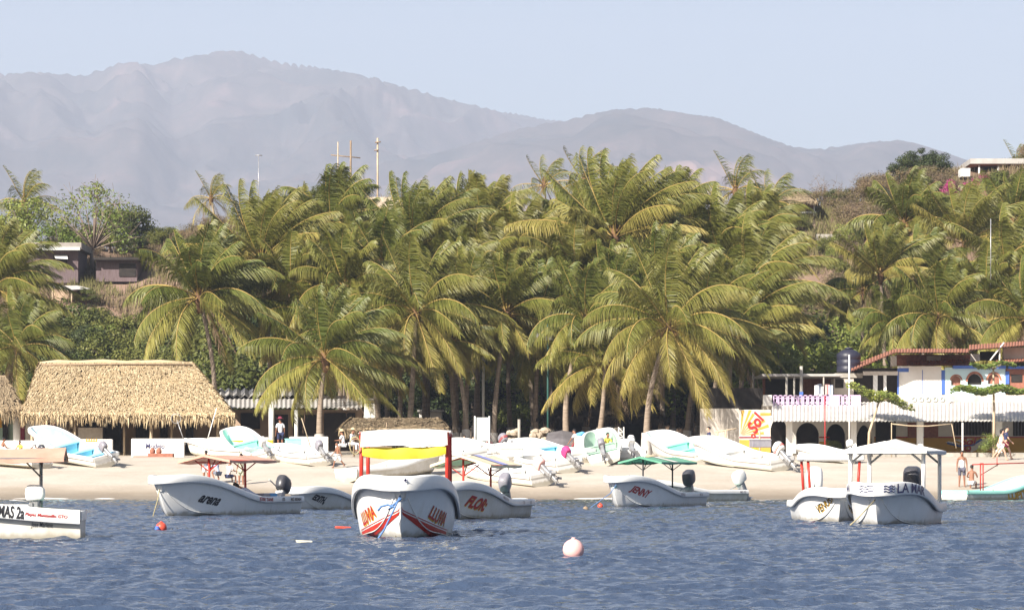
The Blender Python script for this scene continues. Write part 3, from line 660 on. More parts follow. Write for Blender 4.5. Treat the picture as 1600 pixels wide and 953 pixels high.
for px, Y, s, lab in ((1232,214,1.5,'large yellow green tree between the palm grove and the balustraded terrace'),(1275,222,1.55,'large yellow green tree above the lilac balustrade'),(1318,226,1.3,'yellow green tree behind the black water tank')):
    plant('bright', px, Y, s*1.2, 0, 'broadleaf_tree', lab, 'tree', v=px % 2)
for px, Y, s, lab in ((1290,300,.66,'bare leafless tree on the ridge right of the thatched hill house'),(1352,302,.60,'bare leafless tree on the ridge between the hill house and the palm full of coconuts')):
    plant('bare', px, Y, s, 0, 'bare_tree', lab, 'tree', v=px % 2)
for px, s, v in ((1412,.40,0),(1435,.45,1),(1462,.38,2)):
    plant('dense', px, 296, s, 0, 'hilltop_tree', ''+{1412:'leftmost',1435:'middle and tallest',1462:'rightmost'}[px]+' of three touching dark trees on the crest above the coconut laden palm', 'tree', 'three dark trees on the right crest', v=v, rz=v)
plant('bright', 1545, 284, .55, 0, 'garden_bush', 'round bright green bush below the flat roofed hilltop house', 'bush', v=1)
for bi, (px, Y, s) in enumerate(((1490,286,.75),(1515,282,.85),(1500,276,.6),(1535,288,.6),(1545,279,.5))):
    plant('bloom', px, Y, s, 0, 'bougainvillea', ['leftmost','largest','low front','upper right','lowest right'][bi]+' magenta bougainvillea bush below the hilltop house', 'bush', 'magenta bougainvillea', rz=px)
plant('bright', 1165, 283, .85, 0, 'bush', 'bright green bush between the two palms on the hill', 'bush', v=0)
plant('dense', 1183, 290, .55, 0, 'hilltop_tree', 'dark spreading tree left of the thatched hill house', 'tree', v=1)

for gi, (gp, gy, gs) in enumerate(((1258,281,.26),(1290,279,.36),(1306,277,.34),(1236,282,.30),(1325,280,.5))):
    plant('green' if gi % 2 else 'bright', gp, gy, gs, 0, 'hillside_bush', ['third','fourth green','pale','leftmost green','rightmost pale'][gi]+' bush of the row hiding the foot of the thatched hill house', 'bush', 'bushes under the thatched hill house', v=gi, rz=gp)
# dry undergrowth on both slopes: twigs and leaf litter nobody could count
ug = MB(); rr = random.Random(99)
while len(ug.f) < 90000:
    px = rr.uniform(-120, 420) if rr.random() < .42 else rr.uniform(1150, 1720) if rr.random() < .75 else rr.uniform(400, 1150)
    Y = rr.uniform(236, 306); X = (px-800)/F*Y
    if noise.noise(Vector((X*.12, Y*.12, 4))) < -.18: continue
    z = gz(X, Y); t = rr.random()*.8 if noise.noise(Vector((X*.05, Y*.05, 9))) < .1 else 1.0
    for k in range(5):
        a = rr.uniform(0, 6.283); h = rr.uniform(.25,1.0); x = X+rr.uniform(-.5,.5); y = Y+rr.uniform(-.5,.5); w_ = rr.uniform(.03,.08)
        n = len(ug.v); ug.v += [(x-w_*math.cos(a), y-w_*math.sin(a), z-.1), (x+w_*math.cos(a), y+w_*math.sin(a), z-.1), (x+rr.uniform(-.35,.35), y+rr.uniform(-.35,.35), z+h)]
        ug.f.append((n,n+1,n+2)); ug.m.append(0); ug.sm.append(False); ug.c += [t*.5,t*.5,t]
tag(ug.build('undergrowth', M['undergrowth']), 'dry brown and olive undergrowth covering the hillsides', kind='stuff')
# ================= BOATS =================
def text_mesh(txt, size, bold=.0, shear=0.0, xs=1.0):
    c = bpy.data.curves.new('t', 'FONT'); c.body = txt; c.size = size; c.offset = bold; c.shear = shear; c.resolution_u = 3
    c.align_x = 'CENTER'; c.align_y = 'CENTER'
    o = bpy.data.objects.new('t', c); COL.objects.link(o)
    bpy.context.view_layer.update()
    me = bpy.data.meshes.new_from_object(o.evaluated_get(bpy.context.evaluated_depsgraph_get()))
    V = [(v.co.x*xs, v.co.y) for v in me.vertices]; P = [tuple(p.vertices) for p in me.polygons]
    bpy.data.objects.remove(o); bpy.data.curves.remove(c); bpy.data.meshes.remove(me)
    return V, P
class Hull:
    def __init__(s, L=7.0, B=1.9, bow=1.12, stern=.50, T=.22, full=2.25, s0=.34):
        s.s0 = s0; s.L, s.B, s.bow, s.stern, s.T, s.full = L, B, bow, stern, T, full
    def G(s, t):      # gunwale
        if t < .5: wd = .86+.14*float(smooth(0,.42,t))
        else: wd = max(0, 1-((t-.5)/.5)**s.full)**.56
        z = s.stern+(s.bow-s.stern)*float(smooth(s.s0,.90,t)) - .03*float(smooth(.9,1,t))
        return s.L*t, s.B/2*wd, z
    def K(s, t):
        zt = s.bow-.22
        if t < .72: return (s.L-1.15)*t/.72, -s.T
        q = (t-.72)/.28; x0, z0, x1, z1, x2, z2 = s.L-1.15, -s.T, s.L-.55, -s.T+.02, s.L-.10, zt
        return (1-q)**2*x0+2*q*(1-q)*x1+q*q*x2, (1-q)**2*z0+2*q*(1-q)*z1+q*q*z2
    def P(s, t, v):   # v: 0 keel, 1 gunwale
        xg, yg, zg = s.G(t); xk, zk = s.K(t); b = float(smooth(.50,1.0,t))
        zg = zg-.03
        vc = .30
        # after section: hard chine; forward: flared concave
        if v < vc: ya = .86*(v/vc)**.85; za = .26*(v/vc)
        else: a = (v-vc)/(1-vc); ya = .86+.13*a**.8; za = .26+.74*a
        yb = .98*(v**.80*.80+v**2.2*.20); zb = v
        y = ya*(1-b)+yb*b; z = za*(1-b)+zb*b
        return Vector((xk+(xg-xk)*z**(1.15-.15*b), y*yg, zk+(zg-zk)*z))
    def arc(s, v, rim=False):      # table of t against distance walked from the bow
        T = [1-i/160 for i in range(161)]; Q = [Vector(s.G(t)) if rim else s.P(t, v) for t in T]; D = [0]
        for a, b in zip(Q, Q[1:]): D.append(D[-1]+(b-a).length)
        return D, T
    def N(s, t, v, side):
        e = .004; t = min(max(t, .01), .985)
        a = s.P(t+e, v)-s.P(t-e, v); b = s.P(t, min(v+.02,1))-s.P(t, max(v-.02,0)); n = b.cross(a).normalized()
        if n.y < 0: n = -n
        return Vector((n.x, n.y*side, n.z))
def outboard(parent, loc, tilt=0.0, cowl='mgrey', stripe=None, heading=0.0, name='outboard_motor', s=1.0):
    # built with +x pointing aft, pivot at the transom clamp
    r = bpy.data.objects.new(name, None); COL.objects.link(r); r.parent = parent; r.location = loc; r.rotation_euler = (0, -tilt, math.pi+heading); r.scale = (s,s,s)
    if parent is None: r.parent = None
    b = MB(); b.bevbox((-.02,-.14,-.22),(.10,.14,.10), .02); b.bevbox((.06,-.09,-.45),(.26,.09,.20), .03); b.bevbox((.10,-.055,-.95),(.25,.055,-.42), .02)
    b.box((.02,-.12,-.62),(.36,.12,-.60)); b.tube([(-.02,0,-.90),(.12,0,-.92),(.34,0,-.92)], [.015,.055,.045], 8)
    b.poly([(.10,-.01,-.92),(.24,-.01,-.92),(.22,-.01,-1.14)]); b.poly([(.10,.01,-.92),(.22,.01,-1.14),(.24,.01,-.92)])
    b.tube([(-.05,.0,.12),(-.40,.05,.16),(-.62,.06,.16)], [.02,.018,.025], 6)
    b.build('leg', M['metal'], r)
    c = MB(); loops = []
    for z, x0, x1, w_ in ((.16,-.10,.40,.15),(.22,-.13,.44,.17),(.36,-.15,.46,.18),(.50,-.13,.44,.175),(.58,-.08,.38,.15),(.62,.0,.28,.10)):
        xc, hx = (x0+x1)/2, (x1-x0)/2; lp = []
        for k in range(16):
            a = 2*math.pi*k/16; ca, sa = math.cos(a), math.sin(a)
            lp.append((xc+hx*math.copysign(abs(ca)**.62, ca), w_*math.copysign(abs(sa)**.62, sa), z+.04*(x1-xc-hx*ca)*(z > .4)))
        loops.append(lp)
    c.loft(loops, 0, True, True, True); c.build('cowl', M[cowl], r)
    if stripe:
        q = MB()
        for z0, z1 in ((.27,.31),(.345,.375)):
            lps = []
            for z in (z0, z1):
                lps.append([(.155+.317*math.copysign(abs(math.cos(2*math.pi*k/16))**.62, math.cos(2*math.pi*k/16)), .187*math.copysign(abs(math.sin(2*math.pi*k/16))**.62, math.sin(2*math.pi*k/16)), z) for k in range(16)])
            q.loft(lps)
        q.build('cowl_stripe', M[stripe], r)
    p = MB()
    for k in range(3):
        Mx = Matrix.Translation((.36,0,-.92)) @ Matrix.Rotation(k*2.094, 4, 'X') @ Matrix.Rotation(.5, 4, 'Z')
        p.box((-.006,-.05,.03),(.006,.05,.17), M=Mx)
    p.tube([(.33,0,-.92),(.42,0,-.92)], [.04,.02], 8); p.build('propeller', M['dgrey'], r)
    return r
def boat(bx, D, sx=None, L=7.0, B=1.9, bow=1.12, stern=.50, away=True, head=None, z0=0.0, pitch=0.0, heel=0.0, label='', cat='boat', hull='white', rim='rimwhite', inner='cream', seats=3,
         texts=(), motor=None, stripe=False, scum=True, group='pangas', name='fishing_boat', rimh=.17, ground=None, s0=.34):
    H = Hull(L, B, bow, stern, s0=s0)
    Xb = (bx-800)/F*D
    if head is None:        # solve the heading so that the stern falls at photo column sx
        best = None
        for k in range(0, 181):
            th = k/180*math.pi; sg = 1 if away else -1
            Xs = Xb+L*math.cos(th); Ys = D+sg*L*math.sin(th)
            e = abs(800+Xs/Ys*F-sx)
            if best is None or e < best[0]: best = (e, math.atan2(D-Ys, Xb-Xs))
        head = best[1]
    fx, fy = math.cos(head), math.sin(head)
    stx, sty = Xb-fx*L, D-fy*L
    if ground:
        za, zb = gz(stx, sty), gz(Xb-fx*1.2, D-fy*1.2); z0 = za+H.T-.06; pitch = -math.atan2(zb-za, L-1.2)+pitch
    r = empty(name, (stx, sty, z0), 0, label, cat, group)
    r.rotation_euler = Matrix.Rotation(head, 3, 'Z').__matmul__(Matrix.Rotation(pitch, 3, 'Y')).__matmul__(Matrix.Rotation(heel, 3, 'X')).to_euler()
    ts = [i/26 for i in range(20)]+[.75,.79,.83,.865,.895,.92,.94,.957,.97,.982,.991,.997,1.0]
    vs = [0,.08,.16,.24,.30,.36,.46,.58,.70,.82,.92,1.0]
    def ringpts(f): return f
    mb = MB()
    for side in (1,-1):
        loops = [[(lambda p: (p.x, p.y*side, p.z))(H.P(t, v)) for v in vs] for t in ts]
        mb.loft(loops, 0, closed=False, smo=True)
    # transom
    tr = [H.P(0, v) for v in vs]
    mb.poly([(p.x, p.y, p.z) for p in tr]+[(p.x, -p.y, p.z) for p in reversed(tr[1:])])
    if scum:
        for i in range(len(mb.f)): 
            if sum(mb.v[q][2] for q in mb.f[i])/len(mb.f[i]) < -.02: mb.m[i] = 1
    hb = mb.build('hull', [M[hull], M['scum']], r)
    # spray strake
    sk = MB()
    for side in (1,-1):
        for v in (.30,):
            pts = []
            for i in range(22):
                t = .35+.60*i/21*(1 if v == .30 else .93); p = H.P(t, v); n = H.N(t, v, 1); p = p+n*.006; pts.append((p.x, p.y*side, p.z))
            sk.tube(pts, .014, 4)
    sk.build('strakes', M[hull], r)
    # gunwale rim
    g = MB(); 
    for side in (1,-1):
        loops = []
        for t in ts:
            x, y, z = H.G(t); e = .004; a = H.G(max(t-e,0)); b = H.G(min(t+e,1)); dx, dy = b[0]-a[0], b[1]-a[1]; l = math.hypot(dx, dy) or 1
            nx, ny = -dy/l, dx/l                   # left normal of travel towards the bow
            if ny < 0 and t < .9: nx, ny = -nx, -ny
            if t == 1.0: nx, ny = 1, 0
            rh = rimh*(1+.35*float(smooth(.6,1,t)))
            hp = H.P(t, .93)
            inn = .13
            def pt(o, dz): 
                yy = max(y+ny*o, 0) if o < 0 else y+ny*o
                return (x+nx*o, yy*side, z+dz)
            loops.append([pt(.012,-rh), pt(.045,-rh-.005), pt(.055,-rh+.02), pt(.048,-.03), pt(.03,-.004), pt(-.01,.004), pt(-inn,.0), pt(-inn-.01,-.04), pt(-inn-.012,-.30)])
        g.loft(loops, 0, closed=False, smo=True)
    g.box((-.03,-H.G(0)[1]+.02,H.stern-.16),(.10,H.G(0)[1]-.02,H.stern+.004))
    g.build('gunwale', M[rim], r)
    # inside skin and sole
    it = MB(); loops = []
    tin = [i/20 for i in range(19)]+[.93,.955,.972]
    for t in tin:
        x, y, z = H.G(t); y2 = max(y-.15, .01); x2 = min(x, L-.18) if t > .9 else x+.06*(t < .01)
        zf = min(z-.22, .06+.65*float(smooth(.70,1.0,t))); yf = y2*(.86-.25*float(smooth(.6,1,t)))
        loops.append([(x2,y2,z-.03),(x2,yf,zf+.05),(x2,yf*.6,zf),(x2,0,zf),(x2,-yf*.6,zf),(x2,-yf,zf+.05),(x2,-y2,z-.03)])
    it.loft(loops, 0, closed=False, smo=True); it.poly([loops[0][q] for q in range(7)])
    it.build('inner_skin', M[inner], r)
    for k in range(seats):
        t = .14+k*.20; x, y, z = H.G(t); st = MB(); y2 = y-.16; st.bevbox((x-.16,-y2,z-.16),(x+.16,y2,z-.11), .015); st.box((x-.12,-y2*.8,.08),(x+.12,y2*.8,z-.162)); st.build('seat', M[inner], r)
    # lettering wrapped on the hull side:  (text, side, t centre, v centre, height, colour, bold, xscale, shear, shadow, on_rim)
    for tx in texts:
        txt, side, tc, vc, hh, colr = tx[:6]; o = dict(bold=.012, xs=1.0, sh=0.0, shadow=None, rim=False, slope=0.0); o.update(tx[6] if len(tx) > 6 else {})
        AD, AT = H.arc(vc, o['rim']); s0 = float(np.interp(-tc, [-q for q in AT], AD)) if tc < 1.01 else tc-10
        V, Pf = text_mesh(txt, hh, o['bold'], o['sh'], o['xs'])
        for lay in ((1, o['shadow']), (0, colr)):
            if lay[1] is None: continue
            tm = MB()
            for (a, b) in V:
                if lay[0]: a += .02; b -= .02
                a2 = -a if side > 0 else a       # bow lies to the left when seen from port... keep text readable
                if o['rim']:
                    t = float(np.interp(s0-a2, AD, AT)); t = min(max(t, .001), .996); x, y, z = H.G(t); e = .004; A = H.G(max(t-e,0)); Bq = H.G(min(t+e,1)); dx, dy = Bq[0]-A[0], Bq[1]-A[1]; l = math.hypot(dx, dy) or 1
                    nx, ny = -dy/l, dx/l
                    if ny < 0: nx, ny = -nx, -ny
                    of = .062-.002*lay[0]; rh = rimh*(1+.35*float(smooth(.6,1,t)))
                    tm.v.append((x+nx*of, (y+ny*of)*side, z-.03-(rh-.05)*.5+b))
                else:
                    # walk along the hull at constant girth
                    t = float(np.interp(s0-a2, AD, AT)); v = vc+b/(H.G(t)[2]+H.T)*1.05+o['slope']*a2; v = min(max(v, .02), .985); t = min(max(t, .01), .994)
                    p = H.P(t, v); n = H.N(t, v, 1); p = p+n*(.010-.003*lay[0]); tm.v.append((p.x, p.y*side, p.z))
            tm.f = Pf; tm.m = [0]*len(Pf); tm.sm = [False]*len(Pf)
            tm.build('lettering' if not lay[0] else 'lettering_shadow', M[lay[1]], r)
    if motor:
        mo = dict(tilt=0.0, cowl='mgrey', stripe=None, y=0, s=1.0, x=-.03); mo.update(motor)
        outboard(r, (mo['x'], mo['y'], H.stern+.10), mo['tilt'], mo['cowl'], mo['stripe'], s=mo['s'])
    r['_h'] = 0; del r['_h']
    return r, H
def canopy(r, H, x0, x1, w0, z, rise, cloth='whitecanvas', pole='red', poles=(), style='arch', stripe=None, under=None, prad=.03, band=None):
    c = MB(); n = 8; loops = []
    m = 9
    for i in range(m):
        x = x0+(x1-x0)*i/(m-1); sag = -.03*math.sin(i/(m-1)*math.pi*2)**2
        if style == 'gable': prof = [(-w0, 0), (-w0*.5, rise*.5), (0, rise), (w0*.5, rise*.5), (w0, 0)]
        elif style == 'arch': prof = [(w0*math.cos(math.pi*(1-q/n))*1.0, rise*math.sin(math.pi*q/n)) for q in range(n+1)]
        elif style == 'hip':
            e = min(i, m-1-i)/(m-1)*2; k = min(1, e*1.35); prof = [(-w0, 0), (-w0*.45*1, rise*k*.55), (0, rise*k), (w0*.45, rise*k*.55), (w0, 0)]
        else: prof = [(-w0, 0), (-w0*.3, rise), (w0*.3, rise), (w0, 0)]
        loops.append([(x, a, z+b+sag) for a, b in prof])
    k = len(loops[0]); c.loft(loops, 0, closed=False, smo=(style == 'arch'))
    low = [[(a, b, q-.018) for a, b, q in lp] for lp in loops]; c.loft(list(reversed(low)), 0, closed=False, smo=(style == 'arch'))
    co = bpy.data.objects.new('canopy', None); COL.objects.link(co); co.parent = r
    # valance round the edge
    v = MB(); ed = [lp[0] for lp in loops]+[p for p in loops[-1][1:]]+[lp[-1] for lp in reversed(loops[:-1])]+[p for p in reversed(loops[0][:-1])]
    lo = [(a, b, q-.07) for a, b, q in ed]; v.loft([ed, lo], 0, closed=False)
    c.v += []; 
    for f in v.f: c.f.append(tuple(q+len(c.v) for q in f)); c.m.append(0); c.sm.append(False)
    c.v += v.v
    if stripe:     # one transverse coloured band sewn into the cloth
        s0, s1, mt = stripe; sb = MB(); ll = []
        for x in (x0+(x1-x0)*s0, x0+(x1-x0)*s1): ll.append([(x, a, q+.006) for (_, a, q) in loops[m//2]])
        sb.loft(ll, 0, closed=False); sb.build('cloth_stripe', M[mt], co)
    c.build('cloth', M[cloth], co)
    fr = MB()
    for (px, py) in poles:
        t = px/H.L; zb = H.G(t)[2]-.05
        fr.tube([(px, py, min(zb, .30) if py == 0 else zb), (px, py, z+(rise*.97 if py == 0 else .02))], prad, 6)
        for sg in (-1, 1): fr.tube([(px, py, z-.30), (px, py*.55+(sg*.45 if py == 0 else 0), z+.01)], prad*.55, 5)
        fr.tube([(px, py, z-.35), (px+(.35 if px < (x0+x1)/2 else -.35), py, z+.01)], prad*.55, 5)
    fr.tube([(x0+.05, -w0+.03, z-.02), (x1-.05, -w0+.03, z-.02)], prad*.7, 5); fr.tube([(x0+.05, w0-.03, z-.02), (x1-.05, w0-.03, z-.02)], prad*.7, 5)
    for q in (0, 1):
        x = x0+.06 if q == 0 else x1-.06; fr.tube([(x, -w0+.02, z-.02), (x, 0, z-.02+rise*.7), (x, w0-.02, z-.02)], prad*.7, 5)
    fr.build('frame', M[pole], co)
    return co
def rope_line(name, pts, mt, label, cat='rope', r=.014, sag=0.0, parent=None):
    m = MB(); m.tube(pts, r, 5); o = m.build(name, M[mt], parent)
    if parent is None: tag(o, label, cat)
    return o

# --- afloat, from the left ---
b, H = boat(-466, 57.5, None, L=6.8, B=1.85, head=RAD(180+4), bow=1.05, stern=.50, hull='hull_aged', rim='white', inner='turq', rimh=.25, s0=-.12,
   label='weathered boat lettered MAS, cut off by the left edge, under a faded red canopy', motor=dict(cowl='white', tilt=0, s=.60, x=.95), group='boats moored afloat', seats=2,
   texts=[("Z MAS 2a", 1, .19, .78, .30, 'black', dict(bold=.008, xs=.50, sh=.15, rim=True)), ("Playas Manzanillo GTO", 1, .088, .7, .08, 'redtxt', dict(bold=.002, xs=1.0, sh=.2, rim=True)),
          ("Jose Marlene", 1, .093, .66, .12, 'dgrey', dict(bold=.001, xs=.6)), ("San", 1, .28, .66, .12, 'mgrey', dict(bold=.001, xs=.7, sh=.4))])
B_A = b
canopy(b, H, .30, 4.4, .60, 1.46, .19, 'pinkcanvas', 'metal', [(.75,.0),(.75,.0),(3.9,.55),(3.9,-.55)], 'gable')
e = MB(); e.bevbox((.9,-.5,.30),(1.75,.5,.62), .06); e.build('engine_box', M['white'], b)

b, H = boat(244, 88.0, 438, L=6.9, B=1.9, bow=1.16, stern=.52, label='white boat lettered arena in black, afloat under a rust coloured canopy', motor=dict(cowl='dgrey', tilt=-.45, s=.95), group='boats moored afloat', inner='white', heel=RAD(1),
   texts=[("arena", 1, 11.95, .60, .36, 'black', dict(bold=.012, xs=1.0, sh=.35)), ("JOSE TANE", 1, .36, .6, .13, 'redtxt', dict(rim=True, bold=.004, xs=1.3)), ("175", 1, .20, .6, .13, 'dgrey', dict(rim=True, bold=.004)), ("MZ 000464", 1, .08, .6, .13, 'dgrey', dict(rim=True, bold=.004, xs=1.1))])
B_ARENA = (b, H)
canopy(b, H, 1.6, 4.3, .85, 1.56, .17, 'pinkcanvas', 'red', [(4.0,0),(1.95,0)], 'gable', prad=.034)
for (x, y, s_, mt) in ((1.2,.35,.22,'tarp_blue'),(1.75,.45,.20,'mgrey'),(1.5,-.3,.2,'buoyred'),(2.6,.4,.16,'white')):
    c = MB(); c.bevbox((x-s_,y-s_*.8,.30),(x+s_,y+s_*.8,.62), .03); o = c.build('crate', M[mt], None); o.matrix_world = b.matrix_basis.copy()
    tag(o, {'tarp_blue':'blue crate inside the boat lettered arena','mgrey':'grey tub inside the boat lettered arena','buoyred':'red crate inside the boat lettered arena','white':'white box inside the boat lettered arena'}[mt], 'crate')

b, H = boat(462, 103.0, 556, L=6.0, B=1.7, bow=.80, stern=.42, hull='hull_aged', label='small white boat lettered EDITH, afloat between the arena and LLUVIA boats', group='boats moored afloat', inner='white',
   texts=[("EDITH,", 1, 11.1, .58, .27, 'black', dict(bold=.016, sh=.3, xs=.8))])
b, H = boat(625, 57.4, 640, L=6.6, B=1.93, bow=1.16, stern=.5, label='largest boat, white with red stripe and LLUVIA on both bows, facing the camera', group='boats moored afloat', inner='white',
   texts=[("LLUVIA", 1, 11.75, .52, .30, 'redtxt', dict(bold=.009, sh=.15, xs=1.0, shadow='ylwtxt')), ("LLUVIA", -1, 11.75, .52, .30, 'redtxt', dict(bold=.009, sh=.15, xs=1.0, shadow='ylwtxt'))], rimh=.20)
B_LLUVIA = (b, H)
def z_on_hull(H, t, f):         # v where the section crosses the height f(|y|)
    lo, hi = .02, .97
    for _ in range(22):
        m_ = (lo+hi)/2; p = H.P(t, m_)
        if p.z < f(p.y): lo = m_
        else: hi = m_
    return (lo+hi)/2
for side in (1, -1):      # red bow stripe, rising to the stem, with a thin line above
    for off, th0, th1 in ((0, .035, .30), (.045, .016, .016)):
        q = MB(); n = 30; lp = []
        for i in range(n):
            t = .60+(.992-.60)*i/(n-1)
            va = z_on_hull(H, t, lambda y: .50+off-.40*(y/.78)-(th0+(th1-th0)*(y/.78))); vb = z_on_hull(H, t, lambda y: .50+off-.40*(y/.78))
            row = []
            for f_ in (0,.33,.66,1):
                vv = va+(vb-va)*f_; p = H.P(t, vv); p = p+H.N(t, vv, 1)*.008; row.append((p.x, p.y*side, p.z))
            lp.append(row)
        q.loft(lp, 0, closed=False); q.build('bow_stripe' if off == 0 else 'bow_pinstripe', M['red'], b)
st = MB()
for k in range(8):
    a = k*math.pi/4; x, y, z = H.G(1.0); rr_ = .055 if k % 2 == 0 else .03
    st.poly([(x+.062, -.012*math.cos(a+1.57)+.10, z-.07-.012*math.sin(a+1.57)), (x+.062, .10+rr_*math.cos(a), z-.07+rr_*math.sin(a)), (x+.062, .012*math.cos(a+1.57)+.10, z-.07+.012*math.sin(a+1.57))])
st.build('star_emblem', M['navy'], b)
co = bpy.data.objects.new('canopy', None); COL.objects.link(co); co.parent = b
c = MB(); c.loft([[(x, -.86, 1.92+dz), (x, -.4, 1.96+dz), (x, .4, 1.97+dz), (x, .86, 1.94+dz)] for x, dz in ((4.45,0),(3.6,.05),(2.6,.05),(1.4,0))], 0, closed=False)
c.loft([[(4.47, -.80, 1.94), (4.47, -.3, 1.965), (4.47, .3, 1.975), (4.47, .80, 1.96)], [(4.50, -.81, 1.67), (4.50, -.3, 1.70), (4.50, .3, 1.705), (4.50, .81, 1.71)]], 0, closed=False)
c.build('cloth', M['whitecanvas'], co)
yy = MB(); yl = []
for q, (dz, ox) in enumerate(((0,4.42),(-.10,4.46),(-.22,4.43))):
    yl.append([(ox+.03*math.sin(i*1.1), -.78+1.56*i/14, 1.665+.03*(i/14)+dz*(1-.3*abs(i/7-1)**3)-.02*math.sin(i/14*math.pi)) for i in range(15)])
yy.loft(yl, 0, closed=False, smo=True); yy.build('rolled_yellow_cloth', M['yellow'], co)
fr = MB()
for (x, y, dx) in ((4.38,-.80,.0),(4.38,.80,.0),(1.6,-.80,0),(1.6,.80,0)): fr.tube([(x-.1, y, .72), (x, y, 1.95)], .038, 8)
fr.tube([(4.38,-.8,1.92),(1.6,-.8,1.92)], .025, 6); fr.tube([(4.38,.8,1.92),(1.6,.8,1.92)], .025, 6); fr.build('frame', M['red'], co)
rope_line('coil', [(4.45+.05*math.sin(a), -.88-.10*math.cos(a)-.03, 1.70+.16*math.sin(a)) for a in [k*.4 for k in range(17)]], 'rope', '', parent=co, r=.012)
# blue mooring rope from the stem
mw = b.matrix_basis.copy()
p0 = mw @ Vector((H.L-.15, 0, .78)); 
rope_line('mooring_rope', [p0, p0+Vector((-.05,-.08,-.12)), p0+Vector((-.28,-.5,-.62)), p0+Vector((-.52,-.95,-.98))], 'bluerope', 'blue mooring rope running from the LLUVIA boat bow into the water', r=.017)
rope_line('knotted_rope', [p0+Vector((.02,-.05,-.05)), p0+Vector((-.14,-.10,-.18)), p0+Vector((-.2,-.15,-.24)), p0+Vector((-.1,-.14,-.2)), p0+Vector((-.22,-.12,-.16)), p0+Vector((-.34,-.12,-.19)), p0+Vector((-.40,-.12,-.27))], 'bluerope', 'blue rope end knotted below the LLUVIA boat rim', r=.022)

b, H = boat(680, 81.0, 790, L=6.8, B=1.85, bow=1.0, stern=.50, hull='hull_aged', label='white boat lettered FLOR in red, half hidden behind the LLUVIA boat', group='boats moored afloat', inner='turq', motor=dict(cowl='mgrey', tilt=.55, s=.9),
   texts=[("FLOR:", 1, 11.75, .60, .36, 'redtxt', dict(bold=.018, sh=.3, xs=1.05, shadow='ylwtxt')), ("MARIANA", 1, .52, .6, .12, 'mgrey', dict(rim=True, bold=.003)), ("T-200", 1, .22, .6, .12, 'mgrey', dict(rim=True, bold=.003)), ("0000", 1, .08, .6, .12, 'mgrey', dict(rim=True, bold=.003))])
canopy(b, H, 1.3, 4.5, .82, 1.42, .26, 'creamcanvas', 'red', [(4.2,0),(1.5,0)], 'gable', stripe=(.42,.62,'bluecanvas'))
b, H = boat(955, 113.0, 1074, L=7.0, B=1.85, bow=1.14, stern=.52, label='white boat lettered JENNY in red, afloat under a green canopy', group='boats moored afloat', inner='turq', motor=dict(cowl='dgrey', tilt=.35, s=1.1),
   texts=[("JENNY", 1, 11.45, .60, .33, 'redtxt', dict(bold=.012, sh=.3, xs=1.0)), ("JENNY", -1, 11.0, .58, .26, 'redtxt', dict(bold=.012, sh=.2, xs=.8)), ("JORGE", 1, .40, .6, .13, 'mgrey', dict(rim=True, bold=.003)), ("MZ 01", 1, .12, .6, .13, 'mgrey', dict(rim=True, bold=.003))])
B_JENNY = (b, H)
canopy(b, H, 1.2, 4.5, .86, 1.62, .20, 'green', 'black', [(4.2,.0),(1.5,.0)], 'gable', stripe=(.52,.66,'whitecanvas'))
b, H = boat(990, 137.0, 1150, L=6.2, B=1.7, bow=.95, stern=.50, away=True, hull='hull_aged', label='plain white boat behind the JENNY boat with white tilted outboard', group='boats moored afloat', inner='turq', motor=dict(cowl='white', tilt=.5, s=1.15, y=.2), seats=2,
   texts=[("MZ 02", 1, .06, .6, .14, 'mgrey', dict(rim=True, bold=.003))])
b, H = boat(1314, 77.5, 1276, L=6.6, B=1.62, bow=.86, stern=.5, label='white boat lettered VENUS in yellow and black, left of the LA MAR boat', group='boats moored afloat', inner='white', motor=dict(cowl='white', tilt=-.15, s=1.25),
   texts=[("VENUS!", -1, 10.85, .50, .27, 'black', dict(bold=.004, sh=.15, xs=1.1, shadow='ylwtxt')), ("VENUS", 1, 10.95, .50, .27, 'black', dict(bold=.012, sh=.2, xs=.9, shadow='ylwtxt'))])
co = bpy.data.objects.new('canopy', None); COL.objects.link(co); co.parent = b
c = MB(); c.bevbox((3.0,-.75,1.50),(5.0,.75,1.68), .03); c.build('roof_panel', M['whitecanvas'], co)
for x in (3.1,4.9):
    for y in (-.58,.58): fr = MB(); fr.tube([(x,y,.62),(x*.995,y*1.1,1.5)], .035, 8); fr.build('post', M['red'], co)
b, H = boat(1366, 71.5, 1428, L=6.9, B=1.88, bow=1.00, stern=.5, label='white boat lettered LA MAR with waves emblem, under a white hipped canopy', group='boats moored afloat', inner='white', motor=dict(cowl='dgrey', tilt=.1, s=1.2), rimh=.22,
   texts=[("LA MAR", 1, 11.35, .6, .30, 'navy', dict(rim=True, bold=.004, xs=1.5)), ("MAR", -1, 11.3, .6, .22, 'navy', dict(rim=True, bold=.002, xs=1.0))])
B_MAR = (b, H)
for sd_, tc in ((1,.972),(-1,.985)):
    wv = MB()
    for k in range(3):
        pts = []
        for i in range(15):
            a = i/14; t = tc-(a-.5)*.035; x, y, z = H.G(t); A = H.G(max(t-.004,0)); Bq = H.G(min(t+.004,1)); dx, dy = Bq[0]-A[0], Bq[1]-A[1]; l = math.hypot(dx,dy); nx, ny = -dy/l, dx/l
            if ny < 0: nx, ny = -nx, -ny
            pts.append((x+nx*.062, (y+ny*.062)*sd_, z-.07-k*.06+.014*math.sin(a*12.5)))
        wv.tube(pts, .010, 4)
    wv.build('wave_emblem', M['navy'], b)
canopy(b, H, 1.0, 5.1, .96, 1.72, .28, 'whitecanvas', 'rimwhite', [(4.7,-.84),(4.7,.84),(1.4,.84),(1.4,-.84)], 'hip', prad=.05)
mw = b.matrix_basis.copy(); p0 = mw @ Vector((H.L-.15,0,.6))
